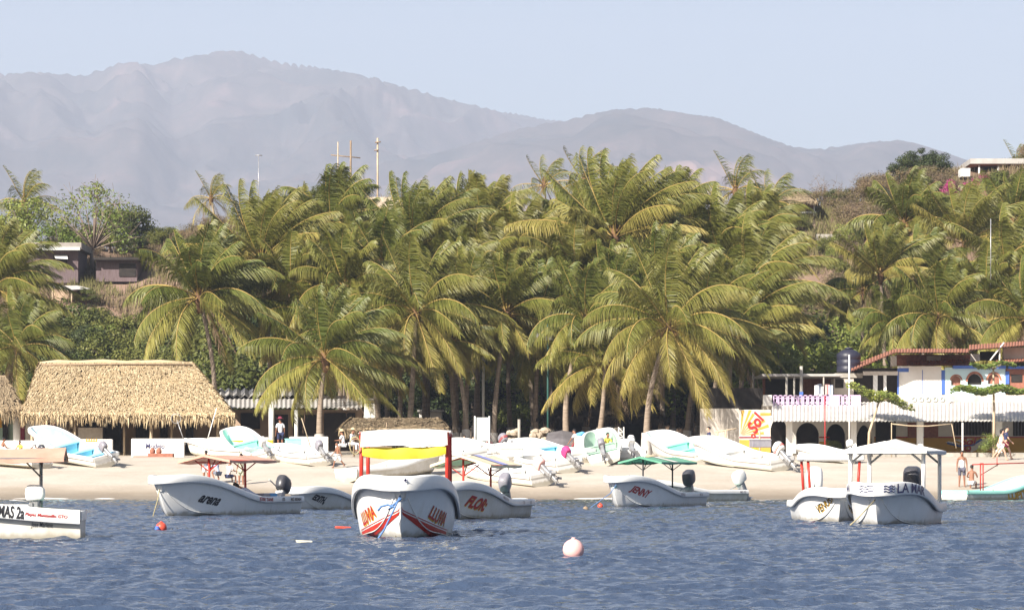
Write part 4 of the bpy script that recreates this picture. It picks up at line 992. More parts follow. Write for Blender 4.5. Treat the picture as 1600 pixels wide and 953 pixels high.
rope_line('mooring_rope', [p0, p0+Vector((-.45,-.5,-.42)), p0+Vector((-.85,-.95,-.72))], 'rope', 'pale mooring rope slanting from the LA MAR boat bow to the water')
b, H = boat(1640, 150.5, 1490, L=6.9, B=1.9, bow=1.12, stern=.40, away=False, label='white boat with turquoise rim lettered LUPITA, nosing out of the right edge', group='boats moored afloat', inner='white', rim='turq', hull='white', z0=.05,
   texts=[("LUPITA", -1, 13.6, .60, .42, 'ylwtxt', dict(bold=.012, sh=.2, xs=1.25, shadow='redtxt'))])
fr = MB()
for (x, y) in ((1.2,-.7),(1.5,-.3),(5.2,-.6),(5.5,-.35)): fr.tube([(x,y,.3),(x,y,1.65)], .03, 6)
fr.tube([(1.2,-.7,1.63),(1.5,-.3,1.63)], .025, 5); fr.tube([(5.2,-.6,1.66),(5.5,-.35,1.68)], .025, 5); fr.tube([(.7,-.5,1.58),(6.9,-.45,1.72)], .03, 6); fr.tube([(1.5,-.3,1.1),(2.6,-.5,1.62)], .02, 5); fr.tube([(5.5,-.35,.9),(6.7,-.45,1.68)], .02, 5); fr.tube([(2.5,-.45,1.5),(2.5,-.45,1.9)],.02,5)
fr.build('awning_frame', M['red'], b)
p0 = B_ARENA[0].matrix_basis.copy() @ Vector((B_ARENA[1].L-.25, 0, .95))
rope_line('mooring_rope', [p0, p0+Vector((-.05,-.15,-.45)), p0+Vector((-.2,-.35,-1.05))], 'rope', 'yellowish mooring rope hanging from the arena boat bow')
p0 = B_JENNY[0].matrix_basis.copy() @ Vector((B_JENNY[1].L-.15, 0, .95))
rope_line('mooring_rope', [p0+Vector((0.6,0.3,.2)),p0+Vector((0.2,-.1,.0)), p0+Vector((-.1,-.15,-.45)), p0+Vector((-.9,-.6,-1.0))], 'bluerope', 'blue mooring rope hanging from the JENNY boat bow')

# --- hauled out on the sand (bow column, bow distance, stern column) ---
BG = 'boats hauled out on the sand'
def beached(bx, D, sx, away=False, **k):
    k.setdefault('group', BG); k.setdefault('scum', True)
    return boat(bx, D, sx, away=away, ground=True, **k)
beached(-70, 173, 66, label='white beached boat at the left edge, seen just below the faded red canopy', inner='cream', motor=dict(cowl='dgrey', tilt=.9, s=.8))
beached(52, 174.5, 168, L=7.0, bow=1.25, pitch=RAD(-4.5), heel=-RAD(13), label='beached boat with light blue inside and raised bow, below the big thatched roof', inner='blue', motor=dict(cowl='mgrey', tilt=1.0))
beached(292, 180, 395, L=6.5, bow=.85, pitch=RAD(-1.5), hull='hull_aged', label='thin white beached boat in front of the Modelo wall, bow to the left', inner='white')
beached(360, 180, 418, L=6.8, bow=1.15, pitch=RAD(-4), heel=-RAD(14), label='beached boat with turquoise inside and yellow flank cloth, bow tipped up', inner='turq', motor=dict(cowl='white', tilt=.95))
beached(420, 176.5, 502, L=7.0, bow=.75, heel=-RAD(6), label='long white beached boat with grey outboard, a man in white standing in it', inner='white', motor=dict(cowl='mgrey', tilt=.95))
beached(690, 166, 540, L=7.0, bow=.95, away=False, hull='hull_aged', label='low white beached boat seen between the walking boy and the LLUVIA boat', inner='white')
beached(716, 164.5, 849, L=7.2, B=1.9, bow=.85, heel=-RAD(9), label='long clean white boat nearest the water on the sand, pale pink outboard tilted up', inner='white', motor=dict(cowl='buoypink', tilt=1.0, s=1.2))
beached(775, 172, 892, L=7.3, bow=.95, heel=-RAD(9), label='white beached boat with magenta cloth over its tilted outboard', inner='white', motor=dict(cowl='magenta', tilt=1.05, s=1.05))
beached(800, 179, 912, L=7.0, bow=1.0, heel=-RAD(7), label='beached boat with pale blue inside just behind the magenta outboard', inner='blue')
beached(692, 183, 790, L=7.0, bow=.9, heel=-RAD(9), label='white beached boat below the white notice board with red striped outboard', inner='white', motor=dict(cowl='mgrey', stripe='red', tilt=.6, s=1.1))
beached(640, 179, 745, L=6.6, bow=.9, heel=-RAD(9), label='white beached boat behind the striped canopy of the FLOR boat', inner='white')
beached(940, 178, 944, L=7.0, B=2.1, bow=1.2, pitch=RAD(-3), heel=-RAD(12), label='beached boat with sea green inside and bow raised, its stern towards the water', inner='seagreen', motor=dict(cowl='mgrey', tilt=.9, s=1.1))
beached(960, 181, 985, L=6.8, bow=.9, label='white beached boat beside the sea green one with a pale outboard', inner='white', motor=dict(cowl='white', tilt=.9, s=1.1, stripe='mgrey'))
beached(1018, 180, 1108, L=7.2, bow=1.1, pitch=RAD(-2.5), heel=-RAD(12), label='beached boat with pale turquoise inside, bow left of the long white boat', inner='turq')
beached(1082, 173, 1223, L=7.4, B=1.95, bow=1.15, pitch=RAD(-1), heel=-RAD(9), label='long white beached boat with high bow, before the painted bar wall', inner='white', motor=dict(cowl='white', stripe='red', tilt=.9, s=1.2))
beached(1245, 177, 1326, L=5.6, B=1.8, bow=.75, heel=-RAD(2), label='short white beached boat in front of the arcade\'s first white pillar', inner='white', motor=dict(cowl='white', tilt=.3, s=.8))

# --- buoys and floating things ---
def buoy(px, py, r, mt, label, sink=.25):
    Y = CH*F/(py-HZ); X = (px-800)/F*Y; m = MB(); m.lathe([(r*math.sin(q*math.pi/10), -r*math.cos(q*math.pi/10)) for q in range(11)], n=18)
    m.tube([(0,0,r*.96),(0,0,r*1.12)], [.03,.025], 8); o = m.build('mooring_buoy', M[mt], None, (X, Y, r*(1-2*sink))); tag(o, label, 'buoy'); return Vector((X, Y, 0))
p = buoy(252, 828, .115, 'buoyred', 'orange red ball buoy in front of the arena boat')
m = MB(); m.lathe([(.05,-.01),(.06,.04),(.03,.09)], n=8); tag(m.build('float', M['royal'], None, (p.x-.07, p.y-.12, 0)), 'small dark blue float touching the orange red buoy', 'float')
for k in range(5):
    m = MB(); m.lathe([(.012,-.02),(.03,.01),(.012,.035)], n=6); tag(m.build('rope_float', M['dgrey'], None, (p.x+.22+.11*k, p.y+.05*math.sin(k*2), .01)), 'tiny dark cork float on the line trailing right of the orange red buoy', 'float', 'cork floats trailing from the orange buoy')
buoy(896, 871, .150, 'buoypink', 'large faded pink ball buoy alone in the foreground water', .12)
buoy(938, 793, .10, 'buoyred', 'bright red ball buoy just left of the JENNY boat bow', .2)
buoy(915, 796, .10, 'boxbrown', 'flat orange brown float left of the red buoy by the JENNY boat', .45)
for (px, py, w_, mt, lab) in ((536,826,.33,'buoyred','flat red float on the water left of the LLUVIA boat'),(475,849,.27,'cream','pale flat board floating in front of the EDITH boat')):
    Y = CH*F/(py-HZ); m = MB(); m.bevbox((-w_/2,-.1,-.02),(w_/2,.1,.035), .012); tag(m.build('float', M[mt], None, ((px-800)/F*Y, Y, .02), (0,.05,.2)), lab, 'float')
# ================= BUILDINGS =================
def W(px, py, Y): p = PX(px, py, Y); return p.x, p.z
def wbox(mb, px0, px1, py0, py1, Y, d=.25, m=0):     # wall-like box facing the sea: photo columns/rows at distance Y
    x0, z1 = W(px0, py0, Y); x1, z0 = W(px1, py1, Y); mb.box((x0, Y, z0), (x1, Y+d, z1), m)
def part(name, mt, root, fn):
    m = MB(); fn(m); o = m.build(name, M[mt] if isinstance(mt, str) else mt)
    o.parent = root; o.matrix_parent_inverse = root.matrix_basis.inverted(); return o
def wpart(name, mt, root, *rects, d=.25):
    if len(rects) > 1:
        for q in rects: wpart(name, mt, root, q, d=d)
        return
    return part(name, mt, root, lambda m: [wbox(m, *(r if len(r) > 5 else r+(d,))) for r in rects])
def fringe(mb, a, b, rr, ln=.7, n=120, tl=.0):      # straw tufts hanging off an eave from a to b
    a, b = Vector(a), Vector(b)
    for i in range(n):
        p = a.lerp(b, (i+rr.random())/n); w_ = rr.uniform(.02,.06); l = ln*rr.uniform(.35,1.2); o = Vector((rr.uniform(-.10,.10), rr.uniform(-.12,.05), 0))
        p = p+Vector((0, rr.uniform(-.12,.15), rr.uniform(-.05,.12)))
        n0 = len(mb.v); mb.v += [tuple(p+Vector((-w_,0,0))), tuple(p+Vector((w_,0,0))), tuple(p+o+Vector((w_*.3,0,-l))), tuple(p+o+Vector((-w_*.3,-.02,-l*.9)))]
        mb.f.append((n0,n0+1,n0+2,n0+3)); mb.m.append(0); mb.sm.append(False); t = rr.random(); mb.c += [t,t,t,t]
def thatch_face(mb, quadc, rr, n, ln=.5):    # thatch bundles laid over a roof slope (corners: eave l, eave r, ridge r, ridge l)
    A, B, C_, D_ = [Vector(q) for q in quadc]; nrm = (B-A).cross(D_-A).normalized()
    if nrm.z < 0: nrm = -nrm
    for i in range(n):
        u, v = rr.random(), rr.random(); p = A.lerp(B, u).lerp(D_.lerp(C_, u), v); dn = (A.lerp(B, u)-D_.lerp(C_, u)).normalized()
        sd = dn.cross(nrm).normalized(); l = ln*rr.uniform(.4,1.2); w_ = rr.uniform(.015,.045); dn = (dn+sd*rr.uniform(-.35,.35)).normalized()
        q = p+nrm*rr.uniform(.0,.06); e = q+dn*l+nrm*rr.uniform(.0,.07)
        n0 = len(mb.v); mb.v += [tuple(q-sd*w_), tuple(q+sd*w_), tuple(e+sd*w_*.5), tuple(e-sd*w_*.5)]; mb.f.append((n0,n0+1,n0+2,n0+3)); mb.m.append(0); mb.sm.append(False)
        t = rr.random()**1.3; mb.c += [t*.6,t*.6,t,t]
def thatch_roof(name, root, mt, eave, ridge, seed=1, dens=26, fr=.7, ln=.5):
    # eave: 4 corners (front-left, front-right, back-right, back-left); ridge: left, right
    rr = random.Random(seed); m = MB(); e = [Vector(q) for q in eave]; r0, r1 = Vector(ridge[0]), Vector(ridge[1])
    faces = [(e[0],e[1],r1,r0),(e[1],e[2],r1,r1),(e[2],e[3],r0,r1),(e[3],e[0],r0,r0)]
    for (a,b,c,d) in faces:
        nseg = 14; base = len(m.v); rows_ = 9
        lp = []
        for j in range(rows_+1):
            row = []
            for i in range(nseg+1):
                p = a.lerp(b, i/nseg).lerp(d.lerp(c, i/nseg), j/rows_); p = p+Vector((0,0,.20*noise.noise(p*.9)-.12*math.sin(j/rows_*math.pi)*.6)); row.append(tuple(p))
            lp.append(row)
        m.loft(lp, 0, closed=False)
    m.c = [.3]*len(m.v)
    for (a,b,c,d) in faces:
        area = ((b-a).length+(c-d).length)/2*((d-a).length)
        thatch_face(m, (a,b,c,d), rr, int(area*dens), ln); fringe(m, a, b, rr, fr, int((b-a).length*34)); fringe(m, a, b, rr, fr*.7, int((b-a).length*24))
    o = m.build(name, M[mt]); o.parent = root; o.matrix_parent_inverse = root.matrix_basis.inverted(); return o
def bldg(name, px, Y, label, cat, group=None):
    X = (px-800)/F*Y; r = empty(name, (X, Y, gz(X, Y)), 0, label, cat, group); bpy.context.view_layer.update(); return r
def post(m, px, py0, py1, Y, r=.09, lean=0): 
    x, z1 = W(px, py0, Y); _, z0 = W(px, py1, Y); m.tube([(x+lean, Y, z0-.3), (x, Y, z1)], r, 7)
def posts(root, mt, *lst, name='post', r=.09):
    for q in lst: part(name, mt, root, lambda m: post(m, q[0], q[1], q[2], q[3], q[4] if len(q) > 4 else r, q[5] if len(q) > 5 else 0))
def corrugated(name, mt, root, px0, px1, pyf, Yf, pyb, Yb, pitch=.18, amp=.03, zz=None):
    def f(m):
        (x0, zf), (x1, _) = W(px0, pyf, Yf), W(px1, pyf, Yf); _, zb = W(px0, pyb, Yb); X0b, X1b = W(px0, pyb, Yb)[0], W(px1, pyb, Yb)[0]
        n = int((x1-x0)/pitch*4); lo = []; hi = []
        for side in (0, .012):
            a = [(x0+(x1-x0)*i/n, Yf, zf+amp*math.sin(i*math.pi/2)-side) for i in range(n+1)]; b = [(X0b+(X1b-X0b)*i/n, Yb, zb+amp*math.sin(i*math.pi/2)-side) for i in range(n+1)]
            m.loft([a, b] if side == 0 else [b, a], 0, closed=False)
        m.quad(*[(x0, Yf, zf-.05), (x1, Yf, zf-.05), (x1, Yf+.03, zf-.05), (x0, Yf+.03, zf-.05)])
    return part(name, mt, root, f)
def wall_text(root, txt, px, py, Y, size, mt, rot=0, **k):
    V, Pf = text_mesh(txt, size, k.get('bold', .01), k.get('sh', 0), k.get('xs', 1)); cx, cz = W(px, py, Y); m = MB(); c, s = math.cos(rot), math.sin(rot)
    m.v = [(cx+a*c-b*s, Y-k.get('off', .012), cz+a*s+b*c) for a, b in V]; m.f = Pf; m.m = [0]*len(Pf); m.sm = [False]*len(Pf)
    o = m.build('lettering', M[mt]); o.parent = root; o.matrix_parent_inverse = root.matrix_basis.inverted()

# ---- big thatched beach restaurant (left) ----
r = bldg('thatched_restaurant', 200, 190, 'big thatched beach restaurant with golden straw roof at left', 'building')
def c3(px, py, Y): p = PX(px, py, Y); return (p.x, p.y, p.z)
thatch_roof('roof', r, 'thatch', [c3(34, 646, 186.5), c3(366, 648, 186.5), c3(352, 632, 199), c3(50, 632, 199)], [c3(62, 566, 193), c3(300, 566, 193)], 3, dens=130, fr=.75, ln=.50)
part('ridge_cap', 'thatch', r, lambda m: (m.tube([c3(60,568,193), c3(90,566,193), c3(120,566.5,193), c3(160,565.5,193), c3(200,567,193), c3(250,566,193), c3(302,568,193)], [.10,.16,.12,.17,.13,.16,.10], 8), setattr(m, 'c', [.5]*len(m.v))))
part('ridge_pole', 'wood', r, lambda m: m.tube([c3(66,570,192.4), c3(200,568.5,192.4), c3(300,570,192.4)], .06, 6))
wpart('back_wall', 'tan', r, (48, 352, 640, 708, 198.5))
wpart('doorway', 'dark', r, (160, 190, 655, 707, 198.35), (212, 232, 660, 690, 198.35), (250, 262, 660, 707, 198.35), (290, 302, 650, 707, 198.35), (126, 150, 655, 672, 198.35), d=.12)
wpart('kitchen_counter', 'plaster_old_shaded', r, (122, 160, 668, 706, 190))
wpart('side_wall', 'plaster', r, (40, 66, 655, 704, 192), (84, 104, 660, 706, 193))
posts(r, 'palewood', (236, 650, 712, 187.5, .10), (50, 650, 712, 187.5), (117, 650, 712, 187.5, .07), (194, 650, 708, 189, .06), (268, 650, 708, 190, .06), (340, 655, 708, 188, .08), (356, 655, 708, 189, .07, .1))
wpart('maroon_door', 'cl_maroon', r, (80, 86, 655, 706, 190.2), (66, 70, 656, 706, 190.2))
t = MB(); 
for (px, dx) in ((101,.3),(106,-.2),(110,.25)): 
    x, z = W(px, 668, 189.0); t.tube([(x-dx, 189.0, z-1.4), (x+dx, 189.2, z+.1)], .035, 5)
tag(t.build('tool_rack', M['palewood']), 'bundle of pale poles leaning under the big thatched roof', 'poles')
# low beer-painted walls: each a thing
def beach_wall(px0, px1, py0, py1, Y, txt, tx, label, crown_=False, size=.42):
    w_ = MB(); x0, z1 = W(px0, py0, Y); x1, z0 = W(px1, py1+4, Y); w_.bevbox((x0, Y, z0), (x1, Y+.2, z1), .04)
    rt = bldg('low_wall', (px0+px1)/2, Y, label, 'wall', 'low beer painted walls'); o = w_.build('panel', M['plaster']); o.parent = rt; o.matrix_parent_inverse = rt.matrix_basis.inverted()
    if txt: wall_text(rt, txt, tx[0], tx[1], Y, size, 'navy', bold=.006, sh=.15, xs=.85)
    if crown_:
        q = MB(); cx, cz = W(tx[0]+1, tx[1]-10, Y)
        for k in range(5): q.poly([(cx-.28+k*.14-.06, Y-.01, cz-.06), (cx-.28+k*.14+.06, Y-.01, cz-.06), (cx-.28+k*.14, Y-.01, cz+.10)])
        q.box((cx-.34, Y-.012, cz-.11), (cx+.34, Y-.004, cz-.065)); o = q.build('crown_emblem', M['ochre']); o.parent = rt; o.matrix_parent_inverse = rt.matrix_basis.inverted()
    return rt
beach_wall(113, 176, 686, 714, 184, 'Corona', (142, 697), 'low white wall lettered Corona under the left half of the thatched roof', True)
beach_wall(205, 288, 685, 716, 184, 'Modelo', (242, 697), 'low white wall lettered Modelo under the right half of the thatched roof')
beach_wall(326, 420, 683, 712, 184, 'Corona', (368, 695), 'low white wall lettered Corona right of the thatched roof, partly behind boats')
beach_wall(452, 513, 682, 712, 184, None, None, 'plain low white wall in front of the dark doorways behind the boats')
beach_wall(-40, 60, 688, 713, 184.5, None, None, 'plain low white wall at the left edge behind seated people')
# brick barbecue
r = bldg('brick_barbecue', 250, 182.5, 'small brick barbecue with two clay pots, in front of the Modelo wall', 'barbecue')
wpart('base', 'brick', r, (231, 270, 708, 726, 182.5, .9), (208, 231, 712, 726, 183.0, .5))
for px in (238, 248):
    x, z = W(px, 706, 182.8); part('pot', 'brick', r, lambda m: m.lathe([(.10,-.12),(.17,0),(.15,.14),(.08,.20),(.10,.24)], (x, 182.9, z), 10))
# left edge thatched hut
r = bldg('thatched_hut', 5, 192, 'small thatched hut cut off by the left edge', 'building')
thatch_roof('roof', r, 'thatch_old', [c3(-75, 640, 188), c3(36, 638, 188), c3(28, 630, 197), c3(-70, 630, 197)], [c3(-30, 590, 192), c3(8, 588, 192)], 8, dens=90, fr=.9, ln=.6)
wpart('back_wall', 'seagreen', r, (-60, 22, 645, 706, 195)); wpart('doorway', 'dark', r, (4, 12, 640, 704, 194.8), d=.1); wpart('doorway', 'dark', r, (-30, -18, 640, 704, 194.8), d=.1)
wpart('yellow_panel', 'ochre', r, (-14, 3, 652, 668, 194.7), d=.1)
posts(r, 'rimwhite', (26, 640, 706, 190, .22)); wpart('maroon_curtain', 'cl_maroon', r, (30, 38, 644, 704, 191))
# low building right of the palapa
r = bldg('low_house', 450, 200, 'low tan house with corrugated roof, half hidden behind the front palms', 'building')
wpart('wall', 'tan', r, (345, 566, 640, 706, 201))
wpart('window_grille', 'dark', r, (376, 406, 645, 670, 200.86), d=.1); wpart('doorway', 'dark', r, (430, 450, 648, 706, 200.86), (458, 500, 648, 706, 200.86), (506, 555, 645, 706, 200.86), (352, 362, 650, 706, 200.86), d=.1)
corrugated('roof', 'corr', r, 344, 566, 637, 197.5, 623, 203, .28, .04); corrugated('upper_roof', 'corr', r, 330, 500, 619, 203.5, 608, 208, .5, .10)
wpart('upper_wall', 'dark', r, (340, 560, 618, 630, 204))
posts(r, 'rimwhite', (424, 628, 708, 192, .17), (463, 640, 704, 196, .12), (357, 650, 706, 196, .12))
# white cabins seen between trunks
for (x0, x1, y0, y1, Y, lab) in ((536, 592, 622, 666, 226, 'white cabin glimpsed between trunks behind the small thatched shelter'), (604, 614, 655, 680, 226, 'narrow white hut wall glimpsed left of the wide crowned palm trunk'), (655, 690, 640, 668, 228, 'pale cabin glimpsed behind the trunks right of the small thatched shelter')):
    r = bldg('cabin', (x0+x1)/2, Y, lab, 'building'); wpart('wall', 'plaster', r, (x0, x1, y0+3, y1+20, Y, 3.0)); wpart('roof', 'corr', r, (x0-3, x1+3, y0, y0+3, Y-.3, 3.6)); wpart('doorway', 'dark', r, (x0+(x1-x0)*.4, x0+(x1-x0)*.5, y0+14, y1+18, Y-.03, .05))
# small thatched shelter
r = bldg('thatched_shelter', 615, 186, 'small low thatched shelter with ragged grey straw roof behind the LLUVIA boat', 'shelter')
thatch_roof('roof', r, 'thatch_old', [c3(531, 672, 184), c3(700, 670, 184), c3(694, 662, 190.5), c3(538, 662, 190.5)], [c3(550, 653, 187.5), c3(684, 653, 187.5)], 12, dens=100, fr=.55, ln=.6)
posts(r, 'wood', (553, 668, 712, 184.4, .06), (531, 668, 712, 184.4, .04), (690, 668, 712, 184.4, .05), (620, 668, 712, 189.5, .06), (604, 660, 712, 184.4, .04))
# notice board
r = bldg('notice_board', 752, 184, 'blank pale notice board on two white posts in front of the grove', 'sign')
wpart('panel', 'panel', r, (744, 763, 652, 689, 184, .06)); posts(r, 'rimwhite', (742, 650, 706, 183.95, .05), (764.5, 650, 706, 183.95, .05))
# flood light mast
r = bldg('floodlight_mast', 857, 199.5, 'tall green steel mast with three pale floodlights in the middle of the grove', 'lamp post')
posts(r, 'polegreen', (856, 488, 708, 199.5, .07), name='pole')
for (px, py) in ((865, 490), (845, 524), (858, 528)):
    def fl(m): x, z = W(px, py, 199.2); m.bevbox((x-.28, 199.1, z-.14), (x+.28, 199.35, z+.14), .03); m.tube([(x, 199.3, z), (W(856, py, 199.5)[0], 199.5, z-.1)], .03, 5)
    part('floodlight', 'mgrey', r, fl)
# white bare utility posts in the grove
for (px, y0, y1, Y, lab) in ((730, 560, 700, 206, 'thin white post in the grove behind the leaning trunk, left of its twin'), (755, 555, 695, 204, 'thin white post in the grove above the notice board'), (811, 655, 706, 190, 'short grey fence post right of the notice board'), (1177, 555, 600, 204, 'pale broken palm stump standing over the painted bar corner')):
    m = MB(); post(m, px, y0, y1, Y, .09); tag(m.build('wooden_post', M['rimwhite' if px < 800 else 'concrete']), lab, 'post')
# dark peaked shelter
r = bldg('peaked_shelter', 938, 212, 'large dark peaked palm roof shelter deep in the shade of the grove', 'building')
thatch_roof('roof', r, 'thatch_shaded', [c3(838, 652, 205), c3(1040, 652, 205), c3(1030, 640, 220), c3(850, 640, 220)], [c3(924, 586, 212), c3(946, 586, 212)], 21, dens=16, fr=.5)
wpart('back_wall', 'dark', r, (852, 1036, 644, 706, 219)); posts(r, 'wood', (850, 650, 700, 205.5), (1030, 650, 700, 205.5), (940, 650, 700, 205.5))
m = MB(); m.loft([[c3(850+i*15, 700, 193) for i in range(5)], [c3(852+i*14, 688-4*math.sin(i), 194) for i in range(5)], [c3(856+i*11, 672+abs(i-2)*2, 196) for i in range(5)]], closed=False); tag(m.build('tarpaulin', pm('grey_tarp', (.16,.15,.16), (.11,.10,.11), 2, .8)), 'slumped dark grey tarpaulin at the foot of the dark peaked shelter', 'tarpaulin')
for i, (x0, x1) in enumerate(((932,958),(960,972))):
    m = MB(); wbox(m, x0, x1, 668, 704, 199, .15); tag(m.build('fence_panel', M['concrete']), ('wide' if i == 0 else 'narrow')+' grey fence panel behind the sea green beached boat', 'fence')
r = bldg('lattice_stand', 970, 187, 'small white lattice tower standing behind the sea green beached boat', 'stand')
def lat(m):
    for px in (966.5, 974.5):
        x, z1 = W(px, 667, 187); _, z0 = W(px, 706, 187); m.box((x-.03,187,z0),(x+.03,187.06,z1))
    for k in range(5):
        (x0, za), (x1, zb) = W(966.5, 668+k*7.5, 187), W(974.5, 675.5+k*7.5, 187); m.tube([(x0,187.03,za),(x1,187.03,zb)], .025, 4); m.tube([(x0,187.03,zb),(x1,187.03,zb)], .025, 4)
part('lattice', 'rimwhite', r, lat)
# rocks rubble wall in the grove
rr = random.Random(4)
def rock(px, py, Y, s, label, grp):
    m = MB(); x, z = W(px, py, Y); n = 7; lp = []
    for j in range(5):
        a = j/4*math.pi; lp.append([(s*math.sin(a)*math.cos(k*6.283/n)*rr.uniform(.8,1.2), s*.7*math.sin(a)*math.sin(k*6.283/n)*rr.uniform(.8,1.2), -s*.65*math.cos(a)) for k in range(n)])
    m.loft(lp); o = m.build('rock', M['stone'], None, (x, Y, z)); tag(o, label, 'rock', grp); AUTO.append((o, px, py, 'pale rubble rock', grp))
for i in range(34): rock(rr.uniform(785,808) if i % 2 else rr.uniform(828,852), rr.uniform(672,700), 197+rr.uniform(0,1), rr.uniform(.18,.34), 'pale rock in the rubble bank between the trunks left of the floodlight mast', 'rubble rocks in the grove')
# clothes line cloth near magenta outboard
m = MB(); lp = []
for j in range(7):
    row = []
    for i in range(9):
        p = PX(897+i*4.2, 674+abs(i-3)*1.2+j*3.2*(1-abs(i-4.0)/5.5), 180.5); row.append((p.x, p.y+.12*math.sin(i*1.3+j), p.z))
    lp.append(row)
m.loft(lp, 0, closed=False, smo=True); tag(m.build('hung_cloth', M['tarp_blue']), 'blue cloth hung on a pole above the magenta outboard', 'cloth')
m = MB(); post(m, 913, 680, 722, 180.6, .04); tag(m.build('pole', M['rimwhite']), 'white pole holding the hung blue cloth', 'pole')
m = MB(); m.tube([c3(888,706,180), c3(903,684,180.4)], .035, 5); tag(m.build('pole', M['redtxt']), 'thin red pole slanting up to the hung blue cloth', 'pole')

# ---- painted bar and arcade (right) ----
r = bldg('painted_bar', 1185, 188, 'bar corner wall painted with yellow sun rays and red Sol lettering', 'building')
Yb = 188.0
wpart('wall', 'plaster_old_shaded', r, (1155, 1204, 640, 712, Yb, .3)); wpart('shade_wall', 'plaster_old_shaded', r, (1094, 1154.6, 638, 706, Yb+4)); wpart('upper_block_shaded', 'dark', r, (1098, 1192, 606, 638, Yb+5, 1.0))  # palm shade is coloured in: duller plaster on the wall, near-black brick block
wpart('dado', 'ochre', r, (1155, 1204, 687, 712, Yb-.012, .02)); wpart('purple_line', 'cl_maroon', r, (1155, 1204, 682, 684.3, Yb-.016, .02)); wpart('yellow_pilaster_top', 'ochre', r, (1188, 1204, 645, 649, Yb-.02, .02)); wpart('yellow_pilaster', 'ylwtxt', r, (1175, 1182, 689, 709, Yb-.03, .02))
def rays(m):
    ox, oz = W(1157, 680, Yb)
    for k in range(7):
        a0 = RAD(88-k*13.2); a1 = a0-RAD(6.2); L_ = 1.55+.25*math.sin(k*1.7)
        pts = [(ox+.05*math.cos(a0), Yb-.012, oz+.05*math.sin(a0))]
        x1, z1, x2, z2 = L_*math.cos(a0), L_*math.sin(a0), L_*math.cos(a1), L_*math.sin(a1)
        m.poly([pts[0], (ox+x2, Yb-.012, min(oz+z2, W(0,641,Yb)[1])), (ox+x1, Yb-.012, min(oz+z1, W(0,641,Yb)[1]))])
part('sun_rays', 'ochre', r, rays)
wall_text(r, 'Sol', 1180, 663, Yb, .95, 'redtxt', rot=RAD(62), bold=.03, sh=.3, xs=.9, off=.03)
wall_text(r, 'o', 1177, 680, Yb, .5, 'redtxt', bold=.02, off=.03)

r = bldg('beach_arcade', 1400, 190, 'long white beachfront arcade with wavy sheet awning and ochre dado', 'building')
Ya = 192.0
def arched(m, px0, px1, py0, py1, Y, arches, d=.3):
    # wall with arched openings cut out: columns of strips
    n = int((px1-px0)/.8)
    for i in range(n):
        a = px0+(px1-px0)*i/n; b = px0+(px1-px0)*(i+1)/n; c = (a+b)/2; top = None
        for (cx, hw, ytop, ysp) in arches:
            if abs(c-cx) < hw: top = ysp-(ysp-ytop)*math.sqrt(max(0, 1-((c-cx)/hw)**2))
        wbox(m, a, b, py0, top if top else py1, Y, d)
ar = [(1217, 13.5, 653, 676), (1262, 18, 660, 680), (1306, 15, 662, 682)]
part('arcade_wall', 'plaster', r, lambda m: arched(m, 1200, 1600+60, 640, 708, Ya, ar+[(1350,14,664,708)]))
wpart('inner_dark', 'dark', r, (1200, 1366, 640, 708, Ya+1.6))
wpart('dado', 'ochre', r, (1366, 1660, 684, 708, Ya-.02, .018), (1280, 1295, 690, 708, Ya-.02, .018)); wpart('red_line', 'redtxt', r, (1366, 1660, 682, 684, Ya-.03, .03), (1280, 1296, 682, 684, Ya-.03, .03))
for (a, b, c, d_) in ((1368,1400,652,700),(1418,1432,660,684),(1444,1466,660,684),(1490,1549,657,680),(1583,1640,657,681)):
    wpart('window', 'dark' if a not in (1418,1444) else 'brick', r, (a, b, c, d_, Ya-.035, .03))
    if a in (1490, 1583):
        def bars(m, a=a, b=b, c=c, d_=d_):
            for k in range(int((b-a)/5)): x, z1 = W(a+3+k*5, c, Ya-.06); _, z0 = W(0, d_, Ya); m.tube([(x, Ya-.06, z0), (x, Ya-.06, z1)], .014, 4)
        part('window_bars', 'mgrey', r, bars)
def sol2(m):
    ox, oz = W(1512, 696, Ya)
    for k in range(5):
        a0 = RAD(20+k*30); a1 = a0+RAD(13); m.poly([(ox+.3*math.cos(a0), Ya-.032, oz+.12*math.sin(a0)), (ox+1.5*math.cos(a0), Ya-.032, oz+.42*math.sin(a0)), (ox+1.5*math.cos(a1), Ya-.032, oz+.42*math.sin(a1)), (ox+.3*math.cos(a1), Ya-.032, oz+.12*math.sin(a1))])
part('mural_rays', 'plaster', r, sol2); part('mural_band', 'royal', r, lambda m: m.tube([c3(1480,692,Ya-.03), c3(1500,697,Ya-.03), c3(1520,695,Ya-.03), c3(1534,686,Ya-.03)], .06, 4))
part('mural_white_flash', 'plaster', r, lambda m: m.poly([c3(1518,706,Ya-.035), c3(1556,690,Ya-.035), c3(1556,684.5,Ya-.035), c3(1534,684.5,Ya-.035), c3(1512,700,Ya-.035)]))
wall_text(r, 'Sol', 1512, 690, Ya, .62, 'redtxt', bold=.02, sh=.2, off=.06, xs=1.2); wall_text(r, 'O', 1512, 701, Ya, .5, 'redtxt', bold=.03, off=.06)
for (px, w_) in ((1233.5, 4.6), (1334, 4.4), (1438, 4.8), (1561, 5.0)): wpart('pillar', 'rimwhite', r, (px-w_, px+w_, 654, 712, 186.2, .35))
corrugated('awning', 'corrwhite', r, 1206, 1668, 658, 184.6, 628, 191.8, .22, .03)
wpart('parapet', 'plaster_old_shaded', r, (1484, 1668, 617, 631, 192.2, .4))
wpart('terrace_slab', 'concrete', r, (1346, 1668, 707, 716, 184.4, 6)); wpart('roof_slab', 'plaster_old_shaded', r, (1192, 1668, 631.5, 640, 192.0, 8))
wpart('corner_block', 'plaster', r, (1193, 1206, 617, 634, 191.0, .5))
